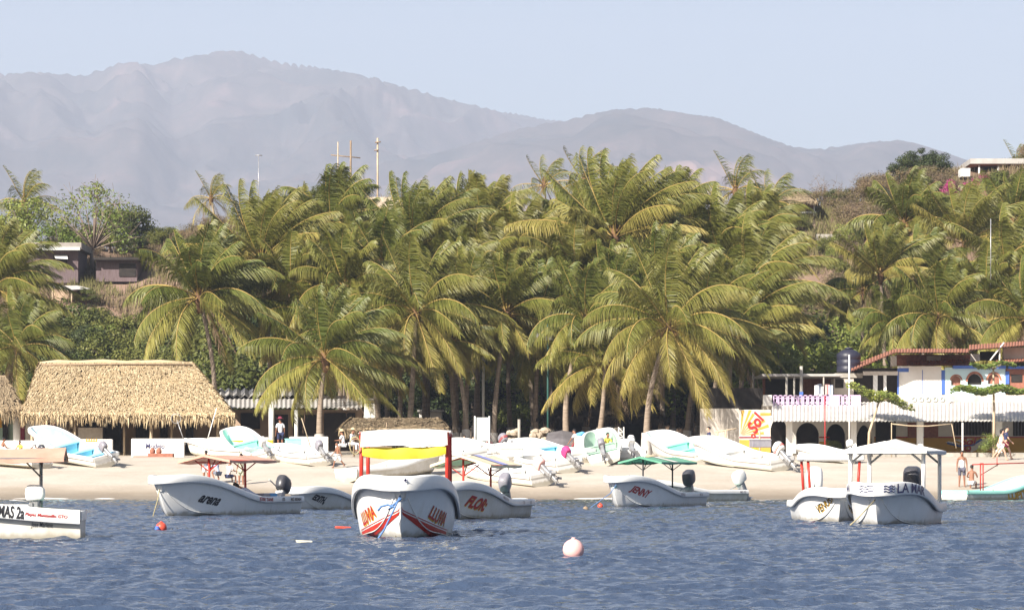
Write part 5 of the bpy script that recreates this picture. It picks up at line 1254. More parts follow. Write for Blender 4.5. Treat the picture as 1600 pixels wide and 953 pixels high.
# lilac pierced balustrade
def balus(m):
    for k in range(16):
        a = 1208+k*7.8
        x0, z1 = W(a, 617, 190.6); x1, z0 = W(a+7.2, 634, 190.6); Y = 190.6; t_ = .06
        m.box((x0,Y,z0),(x0+t_,Y+.12,z1)); m.box((x1-t_,Y,z0),(x1,Y+.12,z1)); m.box((x0,Y,z1-t_),(x1,Y+.12,z1)); m.box((x0,Y,z0),(x1,Y+.12,z0+t_))
        cx, cz = (x0+x1)/2, (z0+z1)/2
        m.tube([(cx+.085*math.cos(q*.7854), Y+.06, cz+.15*math.sin(q*.7854)) for q in range(9)], .028, 4)
        m.tube([(x0,Y+.06,z0),(cx-.05,Y+.06,cz-.12)],.022,4); m.tube([(x1,Y+.06,z0),(cx+.05,Y+.06,cz-.12)],.022,4); m.tube([(x0,Y+.06,z1),(cx-.05,Y+.06,cz+.12)],.022,4); m.tube([(x1,Y+.06,z1),(cx+.05,Y+.06,cz+.12)],.022,4)
part('balustrade', 'purple', r, balus); wpart('balustrade_panel', 'purple', r, (1296, 1312, 617, 634, 190.5, .1)); wpart('balustrade_panel', 'purple', r, (1330, 1345, 617, 634, 190.5, .1))
# roof terrace at left
r = bldg('roof_terrace', 1265, 196, 'open roof terrace with dark brick back wall above the lilac balustrade', 'building')
wpart('back_wall', 'brick', r, (1192, 1306, 588, 634, 199)); wpart('dark_opening', 'dark', r, (1196, 1250, 592, 634, 198.9, .08)); wpart('roof', 'corr', r, (1190, 1316, 584, 587.5, 193.5, 5.8))
posts(r, 'concrete', (1229, 585, 632, 193.6, .08), (1241, 585, 632, 193.6, .06), (1252, 572, 632, 193.4, .10), (1287, 588, 632, 193.6, .05)); wpart('blue_post_base', 'royal', r, (1249.5, 1255, 612, 620, 193.2, .3))
for i, (px, py, mt, l_) in enumerate(((1276,606,'cl_white','white'),(1281,604,'cl_grey','grey'),(1284,608,'cl_white','second white'),(1293,605,'cl_pink','pink'),(1298,606,'cl_lblue','pale blue'))):
    m = MB(); p = PX(px, py-4, 193.3); m.loft([[(p.x-.14+.09*k, p.y+.04*math.sin(k*2+i), p.z-q*.3+.02*math.sin(k)) for k in range(4)] for q in range(3)], closed=False)
    tag(m.build('laundry', M[mt]), l_+' garment drying over the lilac balustrade', 'laundry')
# black tank
r = bldg('water_tank', 1326, 197, 'round black water tank with domed lid on the roof', 'water tank')
def tk(m):
    x, z0 = W(1326, 582, 197); _, z1 = W(1326, 553, 197); h = z1-z0; m.lathe([(.70,0),(.74,.05),(.74,h*.3),(.70,h*.33),(.74,h*.37),(.74,h*.65),(.70,h*.68),(.74,h*.72),(.74,h),(.45,h+.22),(.22,h+.28)], (x, 197, z0), 24)
part('tank_body', 'tank', r, tk); part('lid', 'tank', r, lambda m: m.lathe([(.24,0),(.24,.08),(.1,.12)], (W(1326,0,197)[0], 197, W(0,545.5,197)[1]), 14))
wpart('tank_stand', 'concrete', r, (1305, 1348, 583, 590, 195.8, 2.4)); wpart('stand_wall', 'plaster_old_shaded', r, (1303, 1334, 591, 634, 195.9, 2)); wpart('stand_window', 'dark', r, (1305, 1318, 592, 606, 195.82, .06))
# tiled house
r = bldg('tiled_house', 1450, 195, 'upper house with clay tile roof, white wall and pale blue arched front', 'building')
Yh = 194.5
def tiles(px0, px1, pyf, Yf, pyb, Yb, pyf1=None, pyb1=None):
    pyf1 = pyf if pyf1 is None else pyf1; pyb1 = pyb if pyb1 is None else pyb1
    def f(m):
        n = max(2, int((px1-px0)/4.5))
        for k in range(n):
            a = px0+(px1-px0)*(k+.5)/n; s = (k+.5)/n; A = Vector(c3(a, pyf+(pyf1-pyf)*s, Yf)); B = Vector(c3(a, pyb+(pyb1-pyb)*s, Yb))
            w_ = (px1-px0)/n*Yf/F*.5
            m.loft([[(P_.x-w_*math.cos(q*math.pi/4), P_.y, P_.z+w_*.8*math.sin(q*math.pi/4)) for q in range(5)] for P_ in (A, B)], closed=False)
            m.loft([[(P_.x+w_*math.cos(q*math.pi/4), P_.y, P_.z-.04+w_*.6*math.sin(q*math.pi/4)) for q in range(5)] for P_ in (A, B)], closed=False)
    return f
part('tile_roof', 'tile', r, tiles(1398, 1514, 552, 192.5, 546, 201)); part('side_roof', 'tile', r, tiles(1330, 1398, 581, 192.5, 572, 201, 552, 546)); part('right_roof', 'tile', r, tiles(1514, 1660, 548, 194, 540, 203, 536, 530))
part('lower_tile_edge', 'tile', r, tiles(1416, 1516, 570, 193.6, 565, 195.6, 565, 561)); part('right_tile_edge', 'tile', r, tiles(1556, 1660, 568, 193.6, 562, 195.6, 562, 558))
wpart('upper_wall', 'brick', r, (1400, 1516, 554, 571, 195.2, .4)); wpart('upper_wall_patch', 'plaster_old_shaded', r, (1392, 1401, 556, 572, 195.1, .3), (1448, 1470, 556, 565, 195.12, .1), (1516, 1531, 553, 564, 195.2, .4))
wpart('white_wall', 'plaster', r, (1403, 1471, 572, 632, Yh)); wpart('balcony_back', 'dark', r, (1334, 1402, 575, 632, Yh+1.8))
wpart('balcony_lintel', 'plaster_old_shaded', r, (1349, 1403, 580, 586, Yh-.4, .3)); 
for px, w_ in ((1368, 3.2), (1383, 2.2)): wpart('balcony_pillar', 'rimwhite', r, (px-w_, px+w_, 586, 632, Yh-.3, .25))
wpart('blue_trim', 'royal', r, (1471, 1476.5, 578, 616, Yh-.03, .06), (1402, 1404.5, 576, 616, Yh-.03, .04), (1404, 1420, 575, 581, Yh-.02, .03), (1441, 1442, 578, 616, Yh-.02, .03))
def archwall(m): arched(m, 1476.5, 1571, 574, 618, Yh, [(1494, 7.6, 587, 594), (1523, 11, 584, 596), (1553, 9.5, 584, 594)])
part('blue_arch_wall', 'bluepl', r, archwall); wpart('below_arches', 'bluepl', r, (1485, 1502, 602, 619, Yh+.02, .26), (1511, 1535, 601, 619, Yh+.02, .26), (1543, 1563, 600, 619, Yh+.02, .26))
wpart('arch_shutter', 'brick', r, (1486, 1502, 586, 603, Yh+.2, .05), (1543, 1563, 583, 602, Yh+.2, .05)); wpart('arch_dark', 'dark', r, (1511, 1536, 583, 603, Yh+.2, .05))
for (cx, hw, yt, ys) in ((1494, 7.6, 587, 594), (1523, 11, 584, 596), (1553, 9.5, 584, 594)):
    def ring(m):
        lp = []
        for k in range(13):
            a = math.pi*k/12; row = []
            for rs in (1.0, 1.28):
                p = c3(cx-hw*rs*math.cos(a), ys-(ys-yt)*math.sin(a)*(1+(rs-1)*1.2), Yh-.03); row.append(p)
            lp.append(row)
        for s_ in (0, 12): pass
        m.loft(lp, closed=False); m.loft([[(x, y+.05, z) for x, y, z in row] for row in reversed(lp)], closed=False)
    part('brick_arch', 'tile', r, ring)
wpart('blue_eave', 'royal', r, (1490, 1572, 571, 575.5, Yh-.45, .45), (1571, 1577, 580, 600, Yh-.05, .1), (1576, 1660, 572, 576, Yh-.4, .4))
wpart('brick_wall', 'brick', r, (1572, 1660, 576, 620, Yh+.05)); wpart('brick_wall_window', 'dark', r, (1580, 1597, 585, 597, Yh, .04)); wpart('right_upper', 'plaster_old_shaded', r, (1568, 1660, 543, 562, 195.3, .4)); wpart('right_dark_gap', 'dark', r, (1532, 1562, 549, 563, 197, .3))
posts(r, 'rimwhite', (1562, 543, 563, 194.4, .05)); part('prop', 'rimwhite', r, lambda m: m.tube([c3(1547,563,194.2), c3(1569,535,194.2)], .05, 5))
wpart('balcony_rail', 'plaster_old_shaded', r, (1418, 1484, 617, 631, 191.2, .12))
for k in range(5): part('rail_ring', 'bluepl', r, lambda m: m.tube([(W(1428+k*11,0,191.1)[0]+.13*math.cos(q*.7854), 191.12, W(0,623.5,191.1)[1]+.13*math.sin(q*.7854)) for q in range(9)], .03, 4))
# thin poles in front of the arcade
for (px, y0, y1, Y, rd, mt, lab) in ((1289, 618, 716, 182, .035, 'redtxt', 'thin red pole in front of the first arches of the arcade'), (1327, 554, 700, 184, .045, 'rimwhite', 'tall thin white flagpole in front of the water tank'), (1504, 660, 716, 183, .05, 'rimwhite', 'white volleyball style post before the dark barred window'),
                                 (1393, 660, 712, 184, .03, 'palewood', 'thin pale pole left of the rope line under the awning')):
    m = MB(); post(m, px, y0, y1, Y, rd); tag(m.build('pole', M[mt]), lab, 'pole')
m = MB(); m.tube([c3(1394,662,184), c3(1420,665,184), c3(1450,665.5,184), c3(1487,662,184)], .035, 5); tag(m.build('slack_line', M['palewood']), 'pale sagging line strung below the awning edge', 'line')
m = MB(); m.tube([c3(1487,662,184), c3(1494,700,184)], .03, 5); tag(m.build('pole', M['palewood']), 'thin leaning stick at the right end of the slack line', 'pole')
# wooden rack before the painted bar
r = bldg('wooden_rack', 1150, 183, 'pale wooden pole rack behind the long white beached boat', 'rack')
part('crossbar', 'palewood', r, lambda m: m.tube([c3(1118,675,183), c3(1151,669,183)], .05, 6))
for px in (1121, 1134, 1187): part('upright', 'palewood', r, lambda m: post(m, px, 673, 712, 183, .05))
# almond trees with flat crowns
def almond(px, pyc, py0, Y, wpx, seed, label, tiers, lean=0):
    X = (px-800)/F*Y; z0 = gz(X, Y); rt = empty('almond_tree', (X, Y, z0), 0, label, 'tree'); rr = random.Random(seed); tk = MB(); lf = MB()
    top = PX(tiers[0][0], tiers[0][1], Y)
    tk.tube([(0,0,-.3), (lean*.4,0,(top.z-z0)*.4), (top.x-X,0,top.z-z0)], [.10,.08,.05], 7)
    for (tx, ty, tw, th, slope) in tiers:
        c = PX(tx, ty, Y); 
        for k in range(7): 
            a = k*.9; tk.tube([(c.x-X, 0, c.z-z0-.25), (c.x-X+tw*.35*math.cos(a), 1.2*math.sin(a), c.z-z0-slope*math.cos(a)*.35*tw)], [.04,.015], 4)
        for j in range(int(tw*tw*360)):
            a = rr.uniform(0, 6.283); q = math.sqrt(rr.random()); dx = q*tw*math.cos(a); dy = q*tw*.8*math.sin(a)
            if rr.random() < .25*q*(1+math.sin(a*5)): continue
            p = Vector((c.x-X+dx, dy, c.z-z0+rr.uniform(-th,th)*(1-.5*q)-slope*dx+.12*math.sin(dx*3)))
            s = rr.uniform(.08,.17); nrm = Vector((rr.uniform(-.6,.6), rr.uniform(-.9,.3), 1)).normalized(); u = nrm.orthogonal().normalized(); an = rr.uniform(0,6.28); v = nrm.cross(u); u, v = u*math.cos(an)+v*math.sin(an), v*math.cos(an)-u*math.sin(an)
            n = len(lf.v); lf.v += [tuple(p-u*s), tuple(p-v*s*.55), tuple(p+u*s), tuple(p+v*s*.55)]; lf.f.append((n,n+1,n+2,n+3)); lf.m.append(0); lf.sm.append(False); t = rr.random(); lf.c += [t]*4
    tk.build('trunk', M['palewood'], rt); lf.build('crown', M['leafbright'], rt)
almond(1357, 620, 712, 184.2, 0, 1, 'flat crowned almond tree leaning over the arcade awning, left of its taller twin', [(1376, 619, 1.95, .34, .30)], .1)
almond(1553, 600, 712, 184.0, 0, 2, 'two tiered almond tree with thin trunk in front of the pale blue arches', [(1552, 570, 1.35, .16, 0), (1548, 609, 2.35, .26, 0)])
plant('bright', 1553, 184.1, .32, 0, 'shrub', 'small round green shrub at the foot of the two tiered almond tree', 'bush', v=0)
plant('bright', 1300, 190.5, .22, 0, 'potted_plant', 'small green plant under the arcade\'s dark arch', 'plant', v=1)

# ---- hillside houses ----
r = bldg('plank_shack', 62, 278, 'dark grey plank shack with flat felt roof on the left slope', 'building')
wpart('wall', 'shackwood', r, (6, 122, 388, 442, 278, 6)); wpart('roof', 'rooffelt', r, (0, 127, 379, 389, 277, 8)); wpart('pale_roof_edge', 'panel', r, (46, 125, 386, 391, 276.9, .08)); wpart('window', 'dark', r, (83, 105, 398, 413, 277.95, .04)); 
part('window_flap', 'rimwhite', r, lambda m: m.poly([c3(84,399,277.8), c3(105,399,277.8), c3(106,405,276.9), c3(87,404,276.9)]))
r = bldg('lean_to', 100, 272, 'small lean-to with pale pink sheet roof below the plank shack', 'building')
part('roof', 'corrwhite', r, lambda m: (m.poly([c3(78,447,271), c3(108,453,269.5), c3(142,451,272), c3(120,446,274)]), m.poly([c3(78,448,271), c3(120,447,274), c3(142,452,272), c3(108,454,269.5)]))); posts(r, 'palewood', (82, 448, 470, 271, .07), (112, 453, 470, 270, .07)); wpart('wall', 'tan', r, (84, 130, 452, 470, 273))
r = bldg('dark_shed', 180, 279, 'long dark open shed between the plank shack and the lone palm', 'building')
wpart('wall', 'shackwood', r, (150, 214, 406, 440, 279, 4)); wpart('roof', 'dark', r, (146, 218, 402, 406, 278, 6)); wpart('opening', 'dark', r, (186, 212, 412, 432, 278.9, .05))
r = bldg('thatched_hill_house', 1250, 292, 'small brick house with pale thatched roof high on the right hill', 'building')
wpart('wall', 'brick', r, (1238, 1272, 314, 330, 292, 4)); wpart('balcony', 'rimwhite', r, (1240, 1275, 330.5, 333, 291, 5)); wpart('lower_floor', 'tan', r, (1244, 1277, 334, 380, 292, 4)); wpart('lower_dark', 'dark', r, (1248, 1276, 338, 350, 291.9, .08)); posts(r, 'rimwhite', (1241.5, 314, 331, 291, .08), (1272, 314, 331, 291, .08))
thatch_roof('roof', r, 'thatch_old', [c3(1216, 316, 290), c3(1276, 316, 290), c3(1273, 312, 299), c3(1218, 312, 299)], [c3(1236, 297, 294), c3(1254, 298, 294)], 31, dens=16, fr=.35)
r = bldg('low_hill_wall', 1300, 283, 'low white retaining wall below the thatched hill house', 'wall'); wpart('wall', 'concrete', r, (1274, 1314, 366, 384, 283, .5))
r = bldg('hilltop_house', 1552, 296, 'long flat roofed pale house on the hilltop at top right', 'building')
wpart('wall', 'plaster_old_shaded', r, (1522, 1594, 262, 272, 298, 4)); wpart('roof', 'corr', r, (1516, 1600, 248, 256, 295, 9)); wpart('fascia', 'tile', r, (1517, 1599, 256, 258, 295.3, 8)); wpart('veranda_shade', 'dark', r, (1524, 1593, 259, 268, 297.8, .1)); posts(r, 'rimwhite', (1530, 258, 272, 295.5, .09), (1560, 258, 272, 295.5, .09), (1590, 258, 272, 295.5, .09)); wpart('side_block', 'rimwhite', r, (1502, 1516, 263, 276, 292, 2))
# cross, aerial masts and utility pole on the ridge
def ridge_pole(px, y0, Y, rd, mt, label, name, cat, extra=None):
    r = bldg(name, px, Y, label, cat); posts(r, mt, (px, y0, 335, Y, rd), name='pole')
    if extra: extra(r)
    return r
ridge_pole(548, 220, 292, .09, 'wood', 'tall dark wooden cross like mast with one long crossbar on the ridge', 'mast', 'mast', lambda r: part('crossbar', 'wood', r, lambda m: m.tube([c3(517,242.5,292), c3(563,247,292)], .055, 5)))
ridge_pole(528, 222, 290, .055, 'palewood', 'thin pale pole left of the dark crossbar mast', 'mast', 'mast')
ridge_pole(590, 216, 288, .085, 'palewood', 'pale utility pole with small insulators right of the dark crossbar mast', 'utility_pole', 'utility pole', lambda r: (part('crossarm', 'wood', r, lambda m: m.tube([c3(586,223,287.8), c3(595,222,287.8)], .06, 5)), part('step', 'wood', r, lambda m: m.tube([c3(585,235,287.8), c3(591,235,287.8)], .06, 5))))
ridge_pole(404, 242, 290, .03, 'metal', 'faint thin television aerial above the tall upright palm', 'aerial', 'aerial', lambda r: part('aerial_arms', 'metal', r, lambda m: m.tube([c3(399,243,290), c3(410,243,290)], .05, 4)))
ridge_pole(1548, 446, 212, .03, 'metal', 'thin white mast rising behind the tiled roof at right', 'mast', 'mast')
r = bldg('ridge_wall', 610, 285, 'pale crumbling stone wall on the ridge under the utility pole', 'wall'); wpart('wall', 'stone', r, (548, 720, 308, 330, 286, 1.0))
# ================= PEOPLE =================
def skin_mesh(verts, edges, radii, root=0, levels=1):
    me = bpy.data.meshes.new('body'); me.from_pydata(verts, edges, []); o = bpy.data.objects.new('body', me); COL.objects.link(o)
    md = o.modifiers.new('s', 'SKIN'); sv = me.skin_vertices[0].data
    for i, r in enumerate(radii): sv[i].radius = (r[0], r[1]) if hasattr(r, '__len__') else (r, r)
    sv[root].use_root = True
    if levels: sb = o.modifiers.new('u', 'SUBSURF'); sb.levels = levels; sb.render_levels = levels
    bpy.context.view_layer.update()
    m2 = bpy.data.meshes.new_from_object(o.evaluated_get(bpy.context.evaluated_depsgraph_get()))
    bpy.data.objects.remove(o); bpy.data.meshes.remove(me)
    m2.polygons.foreach_set('use_smooth', [True]*len(m2.polygons)); return m2
def V3(*a): return Vector(a)
def person(px, Y, h=1.68, yaw=0.0, pose='stand', skin='skin', shirt=None, bottom=None, hair='hair', hat=None, label='', z=None, hairlen=.0, bottom_len=.35, group=None, shift=0.0, sleeves=True):
    # local frame: +y is where the person faces, x to the person's right
    X = (px-800)/F*Y; zz = gz(X, Y) if z is None else z
    root = empty('person', (X, Y, zz), yaw, label, 'person', group); s = h/1.70
    hip = .90; bend = 0; J = {}
    if pose == 'sit': hip = .34
    if pose == 'bench': hip = .50
    if pose == 'crouch': hip = .42
    lean = {'stand':.02,'walk':.06,'sit':.20,'bench':.15,'bend':1.05,'lean':.5,'crouch':.55}[pose]
    up = V3(0, math.sin(lean), math.cos(lean)); fw = V3(0, math.cos(lean), -math.sin(lean))
    P = V3(0,0,hip); J['pelvis'] = P; J['waist'] = P+up*.17; J['chest'] = P+up*.36; J['neck'] = P+up*.53; nd = (up*.7+V3(0,.25,.75)).normalized() if pose not in ('bend',) else (up*.8+V3(0,.4,.1)).normalized()
    J['throat'] = J['neck']+nd*.07; J['jaw'] = J['neck']+nd*.14+V3(0,.025,0); J['skull'] = J['neck']+nd*.235; J['crown'] = J['neck']+nd*.29-V3(0,.01,0)
    v = []; e = []; r = []; idx = {}
    def add(n, p, rad, par=None):
        idx[n] = len(v); v.append(tuple(p*s)); r.append(tuple(q*s for q in rad) if hasattr(rad, '__len__') else rad*s)
        if par: e.append((idx[par], idx[n]))
    add('pelvis', J['pelvis'], (.145,.105)); add('waist', J['waist'], (.125,.09), 'pelvis'); add('chest', J['chest'], (.155,.105), 'waist'); add('neck', J['neck'], (.085,.065), 'chest')
    add('throat', J['throat'], .052, 'neck'); add('jaw', J['jaw'], (.068,.078), 'throat'); add('skull', J['skull'], (.082,.098), 'jaw'); add('crown', J['crown'], (.055,.065), 'skull')
    face = V3(0,1,0)*.7+fw*.3; add('nose', J['jaw']+nd*.045+face*.115, .014, 'jaw')
    arms = {'stand':((.05,-.27,.0),(.06,-.52,.06)),'walk':((.04,-.27,.08),(.05,-.45,.25)),'sit':((.08,-.22,.14),(.05,-.22,.38)),'bench':((.08,-.23,.12),(.02,-.25,.34)),'bend':((.03,-.12,.24),(.02,-.28,.44)),'lean':((.05,-.22,.16),(.03,-.42,.32)),'crouch':((.08,-.18,.18),(-.02,-.28,.36))}[pose]
    for sd, nm in ((1,'r'),(-1,'l')):
        sh = J['neck']-up*.045+V3(.185*sd,0,0); k = 1 if (pose != 'walk' or sd > 0) else -1
        add('sh'+nm, sh, .058, 'neck'); a, b = arms
        el = sh+V3(a[0]*sd, a[2]*k, a[1]); wr = sh+V3(b[0]*sd, b[2]*k+(.08 if k < 0 else 0), b[1])
        add('el'+nm, el, .041, 'sh'+nm); add('wr'+nm, wr, .027, 'el'+nm); d = (wr-el).normalized()
        add('pa'+nm, wr+d*.065, (.036,.018), 'wr'+nm)
        for f_ in range(4):
            ox = V3(0,(f_-1.5)*.019,0); ln = (.07,.082,.078,.062)[f_]; kn = wr+d*(.085+ln*.4)+ox; add('k%s%d' % (nm, f_), kn, .0095, 'pa'+nm); add('t%s%d' % (nm, f_), kn+(d*.8+V3(-.35*sd,.1,0))*ln*.6, .008, 'k%s%d' % (nm, f_))
        add('th'+nm, wr+d*.05+V3(-.02*sd,.045,0), .011, 'pa'+nm); add('tt'+nm, wr+d*.085+V3(-.03*sd,.06,0), .009, 'th'+nm)
        hp = P+V3(.095*sd,0,-.04)
        if pose == 'walk': kn, an = (hp+V3(0,.20*k,-.38), hp+V3(0,(.30 if k > 0 else -.46),(-.80 if k > 0 else -.68)))
        elif pose == 'sit': kn, an = hp+V3(.06*sd,.36,.18), hp+V3(.05*sd,.55,-.22)
        elif pose == 'bench': kn, an = hp+V3(.05*sd,.42,.02), hp+V3(.05*sd,.45,-.40)
        elif pose == 'crouch': kn, an = hp+V3(.08*sd,.38,.08), hp+V3(.06*sd,.16,-.32)
        elif pose == 'bend': kn, an = hp+V3(.02*sd,.04,-.41), hp+V3(.03*sd,-.02,-.80)
        else: kn, an = hp+V3(.02*sd,.02*k,-.41), hp+V3(.035*sd,.0,-.80)
        add('hp'+nm, hp, .092, 'pelvis'); add('kn'+nm, kn, .058, 'hp'+nm); add('an'+nm, an, .037, 'kn'+nm); add('fo'+nm, an+V3(.01*sd,.13,-.035), (.040,.026), 'an'+nm); add('he'+nm, an+V3(0,-.04,-.04), .032, 'an'+nm)
    body = link_mesh('body', skin_mesh(v, e, r), root); body.data.materials.clear(); body.data.materials.append(M[skin])
    root['category'] = 'person'
    def cloth(name, names, grow, mt, cut=None):
        ii = {n: k for k, n in enumerate(names)}; vv = []; rr_ = []; ee = []
        for n in names:
            p = Vector(v[idx[n]]); 
            rad = r[idx[n]]; rad = rad if hasattr(rad, '__len__') else (rad, rad); vv.append(p); rr_.append(tuple(q+grow*s for q in rad))
        for a, b in e:
            na = [n for n, k in idx.items() if k == a][0]; nb = [n for n, k in idx.items() if k == b][0]
            if na in ii and nb in ii: ee.append((ii[na], ii[nb]))
        if cut:
            for n, f_ in cut.items():
                par = [a for a, b in e if b == idx[n]][0]; pp = Vector(v[par]); k = ii[n]; vv[k] = pp.lerp(vv[k], f_); pr = r[par]; pr = pr if hasattr(pr, '__len__') else (pr, pr)
                pr = (min(pr[0], .1*s), min(pr[1], .1*s)); rr_[k] = tuple(a_*(1-f_)+b_*f_ +.006*s for a_, b_ in zip(pr, rr_[k]))
        mm = skin_mesh([tuple(q) for q in vv], ee, rr_); mm.materials.clear(); mm.materials.append(M[mt]); return link_mesh(name, mm, root)
    if shirt:
        nm = ['waist','pelvis','chest','neck']; cut = {}
        if sleeves: nm += ['shr','shl','elr','ell']; cut = {'elr': .75, 'ell': .75}
        cloth('shirt', nm, .014, shirt, cut)
    if bottom:
        if bottom_len <= 1: cloth('shorts', ['pelvis','hpr','hpl','knr','knl'], .018, bottom, {'knr': bottom_len+.35, 'knl': bottom_len+.35})
        else: cloth('trousers', ['pelvis','hpr','hpl','knr','knl','anr','anl'], .014, bottom)
    hc = Vector(v[idx['skull']])+(nd*.025-V3(0,.018,0))*s; hm = MB(); q = 10; lp = []
    for j in range(7):
        a = j/6*math.pi*.62; lp.append([hc+Vector((.092*math.sin(a)*math.cos(k*6.283/q), .108*math.sin(a)*math.sin(k*6.283/q)-.012-.03*(j/6), .10*math.cos(a)-.02*(j/6)*(1 if math.sin(k*6.283/q) < 0 else -1.6)))*s for k in range(q)])
    if hairlen: lp.append([hc+Vector((.07*math.cos(k*6.283/q), -.075+.045*math.sin(k*6.283/q), -.06-hairlen))*s for k in range(q)])
    hm.loft(lp, smo=True); hm.build('hair', M[hair], root)
    if hat:
        m = MB(); top = hc+nd*.02*s; m.lathe([(.20,.0),(.205,.012),(.11,.03),(.105,.10),(.07,.13),(.01,.135)], (top.x, top.y, top.z+.01), 14, sx=s, sy=s); m.build('hat', M[hat], root)
    return root
N_ = RAD(180)    # facing the camera
person(438, 181, 1.72, RAD(20), 'stand', shirt='cl_white', bottom='cl_navy', bottom_len=.5, hat='cl_maroon', label='man in white shirt seen from behind, standing among the beached boats left of the grove', z=2.6)
person(528, 169.2, 1.32, RAD(-245), 'walk', bottom='cl_white', bottom_len=.65, label='shirtless boy in long white shorts walking left along the sand')
person(537, 182, 1.55, RAD(70), 'bench', shirt='cl_white', bottom='cl_white', bottom_len=2, hat='straw', label='person in white with straw hat sitting at the left of a seated pair', z=2.45)
person(549, 182.3, 1.6, RAD(-120), 'bench', shirt='cl_white', bottom='cl_white', bottom_len=2, hat='straw', label='person in white bending toward the seated neighbour with the straw hat', z=2.5)
person(322, 160, 1.62, RAD(10), 'stand', shirt='cl_grey', bottom='cl_white', bottom_len=.3, label='man in grey shirt standing at the water\'s edge behind the arena boat bow')
person(341, 161, 1.5, RAD(40), 'crouch', shirt='cl_lblue', bottom='cl_grey', label='person in pale blue crouching behind the arena boat canopy', z=.9)
person(357, 161, 1.5, RAD(-40), 'bench', shirt='cl_white', bottom='cl_navy', label='person in white sitting behind the arena boat canopy', z=.7)
person(377, 160, 1.6, RAD(150), 'stand', shirt='cl_olive', bottom='cl_olive', label='person in olive shirt standing beside the bending man in the arena boat', z=.55)
person(402, 92, 1.60, RAD(95), 'bend', shirt='cl_lblue', bottom='cl_lblue', bottom_len=2, label='man in pale blue bending over inside the arena boat', z=-.35)
person(376, 197, 1.6, RAD(10), 'stand', shirt='cl_white', bottom='cl_grey', label='person in white standing by the low tan house window')
person(1564, 176.5, 1.66, RAD(-85), 'walk', skin='skinlight', shirt='cl_white', bottom='cl_white', bottom_len=.2, hairlen=.12, sleeves=False, label='woman in white top striding right along the beach with the man in dark')
person(1571, 177.5, 1.76, RAD(-85), 'walk', skin='skinlight', shirt='cl_navy', bottom='cl_maroon', bottom_len=.3, label='man in dark shirt walking just behind the striding woman')
person(1503, 158.5, 1.72, RAD(175), 'stand', shirt='cl_white', bottom='cl_print', bottom_len=.5, sleeves=False, label='man in white tank top and dark printed shorts behind the LUPITA boat stern')
person(1518, 157.5, 1.62, RAD(-20), 'bench', bottom='cl_white', label='shirtless sunburnt man seated with his back turned beside the tank top man', z=.35)
person(3, 181, 1.6, RAD(-60), 'bench', label='shirtless person sitting at the left edge by the low white wall', bottom='cl_navy', z=2.0)
person(32, 182, 1.25, RAD(160), 'bench', shirt='cl_yellow', bottom='cl_white', label='child in yellow sitting against the low white wall at left', z=2.1)
person(47, 181.3, 1.6, RAD(-75), 'lean', shirt='cl_white', bottom='cl_navy', label='person in white leaning over the bow of the light blue lined boat', z=1.75)
person(59, 180.2, 1.6, RAD(100), 'stand', shirt='cl_white', bottom='cl_grey', label='dark haired person standing inside the light blue lined boat', z=2.0)
person(726, 185.5, 1.5, RAD(170), 'bench', skin='skinlight', shirt='cl_pink', bottom='cl_white', label='person in pale pink sitting left of the notice board', z=2.25)
person(738, 185.8, 1.5, RAD(200), 'bench', skin='skinlight', shirt='cl_maroon', bottom='cl_white', label='person in red sitting at the foot of the notice board', z=2.2)
person(766, 185.0, 1.45, RAD(150), 'sit', skin='skinlight', shirt='cl_pink', bottom='cl_pink', hat='cl_pink', label='person in pink sitting right of the notice board', z=2.35)
person(905, 180.5, 1.66, RAD(60), 'lean', shirt='cl_white', bottom='cl_blue', label='person in white shirt leaning beside the hung blue cloth', z=2.1)
person(948, 176.0, 1.6, RAD(-150), 'bench', shirt='cl_yellow', bottom='cl_grey', label='person in yellow sitting in the sea green lined boat', z=2.2)
person(1108, 182.5, 1.7, RAD(100), 'stand', skin='skinlight', shirt='cl_navy', bottom='cl_grey', label='person in navy standing in shade behind the long white beached boat')
person(665, 176.5, 1.6, RAD(-60), 'bench', shirt='cl_lblue', bottom='cl_white', label='person in pale blue sitting behind the right red post of the LLUVIA canopy', z=2.1)
# ---- small beach clutter, each its own thing ----
def crate(px, Y, w_, d_, h_, mt, label, name='crate', dz=0.0, rz=.2, cat='crate'):
    X = (px-800)/F*Y; r = empty(name, (X, Y, gz(X, Y)+dz), rz, label, cat)
    m = MB(); m.bevbox((-w_/2,-d_/2,-.02),(w_/2,d_/2,h_), .025); m.build('body', M[mt], r); m = MB(); m.bevbox((-w_/2-.02,-d_/2-.02,h_+.002),(w_/2+.02,d_/2+.02,h_+.06), .015); m.build('lid', M[mt], r)
crate(594, 167.5, 1.1, .7, .42, 'boxbrown', 'brown wooden box on the low white boat seen under the yellow cloth', dz=.75)
crate(912, 178.5, .9, .8, .70, 'white', 'white cooler box beside the magenta outboard', 'cooler', dz=.5, cat='cooler')
crate(458, 176.3, .85, .5, .30, 'turq', 'pale green crate on the long beached boat with the standing man', dz=.85)
crate(1188, 176.6, 1.1, .6, .36, 'mgrey', 'pale grey box on the stern of the long white beached boat', dz=.72)
crate(395, 178.8, 2.4, .12, .45, 'yellow', 'yellow cloth panel hung along the flank of the turquoise lined boat', 'cloth_panel', dz=.55, rz=-.25, cat='cloth')
crate(800, 168.5, 1.2, .3, .40, 'panel', 'pale grey box standing in the long clean boat nearest the water', dz=.62, rz=-.1)
for i, (px, py, mt, lb) in enumerate(((1075,722,'stone','brown'),(1048,716,'wood','dark'),(1020,722,'palewood','pale'))):
    m = MB(); Y = 182; x = (px-800)/F*Y; z = gz(x, Y); m.tube([(x-.4,Y,z+.06),(x+.3,Y+.15,z+.10)], [.07,.05], 6); tag(m.build('driftwood', M[mt]), lb+' piece of driftwood on the sand between the green canopy and the turquoise lined boat', 'driftwood')
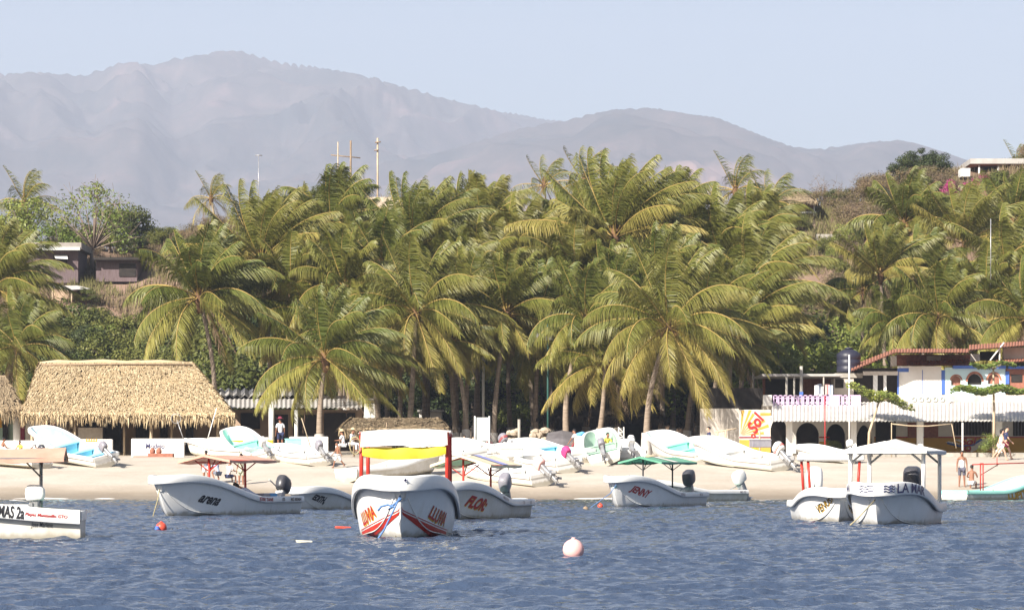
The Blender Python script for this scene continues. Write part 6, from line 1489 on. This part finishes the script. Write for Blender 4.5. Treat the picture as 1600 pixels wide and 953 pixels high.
for (px, Y, L_, mt, lab, lean) in ((330,182,1.9,'rimwhite','long thin pole slanting up from the thin white boat by the Modelo wall',.6),(478,178,1.4,'palewood','pale paddle leaning in the long beached boat',-.5),(283,183,1.2,'metal','hand net pole slanting beside the Modelo wall',-.5)):
    m = MB(); x = (px-800)/F*Y; z = gz(x, Y)+.9; m.tube([(x-lean/2,Y,z-.2),(x+lean/2,Y+.1,z+L_)], .028, 5)
    if px == 283: m.tube([(x-.3+.28*math.cos(a*.6283),Y+.1,z+L_+.1+.28*math.sin(a*.6283)) for a in range(11)], .02, 4)
    tag(m.build('pole', M[mt]), lab, 'pole')

# ================= LABELS FOR THE REPEATS: nearest landmark and order from the left =================
LM = [(62,410,'the plank shack'),(180,420,'the dark open shed'),(200,565,'the big thatched roof'),(312,440,'the lone palm crown'),(548,250,'the dark crossbar mast'),(700,330,'the pale ridge wall'),(409,330,'the tall upright palm'),
      (860,500,'the floodlight mast'),(938,600,'the dark peaked shelter'),(752,670,'the notice board'),(615,655,'the small thatched shelter'),(450,630,'the low tan house'),(961,290,'the tallest grove palm'),(1045,500,'the large front palm'),(1250,315,'the thatched hill house'),
      (1300,372,'the low hill wall'),(1326,560,'the black water tank'),(1414,345,'the coconut laden palm'),(1552,262,'the hilltop house'),(1500,315,'the bougainvillea'),(1455,548,'the tiled roof'),(1265,600,'the roof terrace'),(1290,295,'the bare ridge tree')]
cells = {}
for (o, px, py, base, grp) in AUTO:
    d, lx, ly, nm = min((math.hypot(px-a, (py-b)*1.2), a, b, n) for a, b, n in LM)
    if d < 22: rel = 'at'
    elif abs(px-lx) > abs(py-ly): rel = 'left of' if px < lx else 'right of'
    else: rel = 'above' if py < ly else 'below'
    cells.setdefault((base, rel, nm), []).append((px, o))
ORD = ['first','second','third','fourth','fifth','sixth','seventh','eighth','ninth','tenth','eleventh','twelfth','thirteenth','fourteenth','fifteenth','sixteenth','seventeenth','eighteenth','nineteenth','twentieth']+['twenty-'+q for q in ('first','second','third','fourth','fifth','sixth','seventh','eighth','ninth')]+['thirtieth']+['thirty-'+q for q in ('first','second','third','fourth','fifth')]
for (base, rel, nm), lst in cells.items():
    lst.sort(key=lambda q: q[0])
    for k, (px, o) in enumerate(lst):
        if len((base+' '+rel+' '+nm).split()) > 12: base = ' '.join(base.split()[:4])
        o['label'] = base+' '+rel+' '+nm if len(lst) == 1 else base+' '+rel+' '+nm+', '+ORD[min(k, 34)]+' from the left'
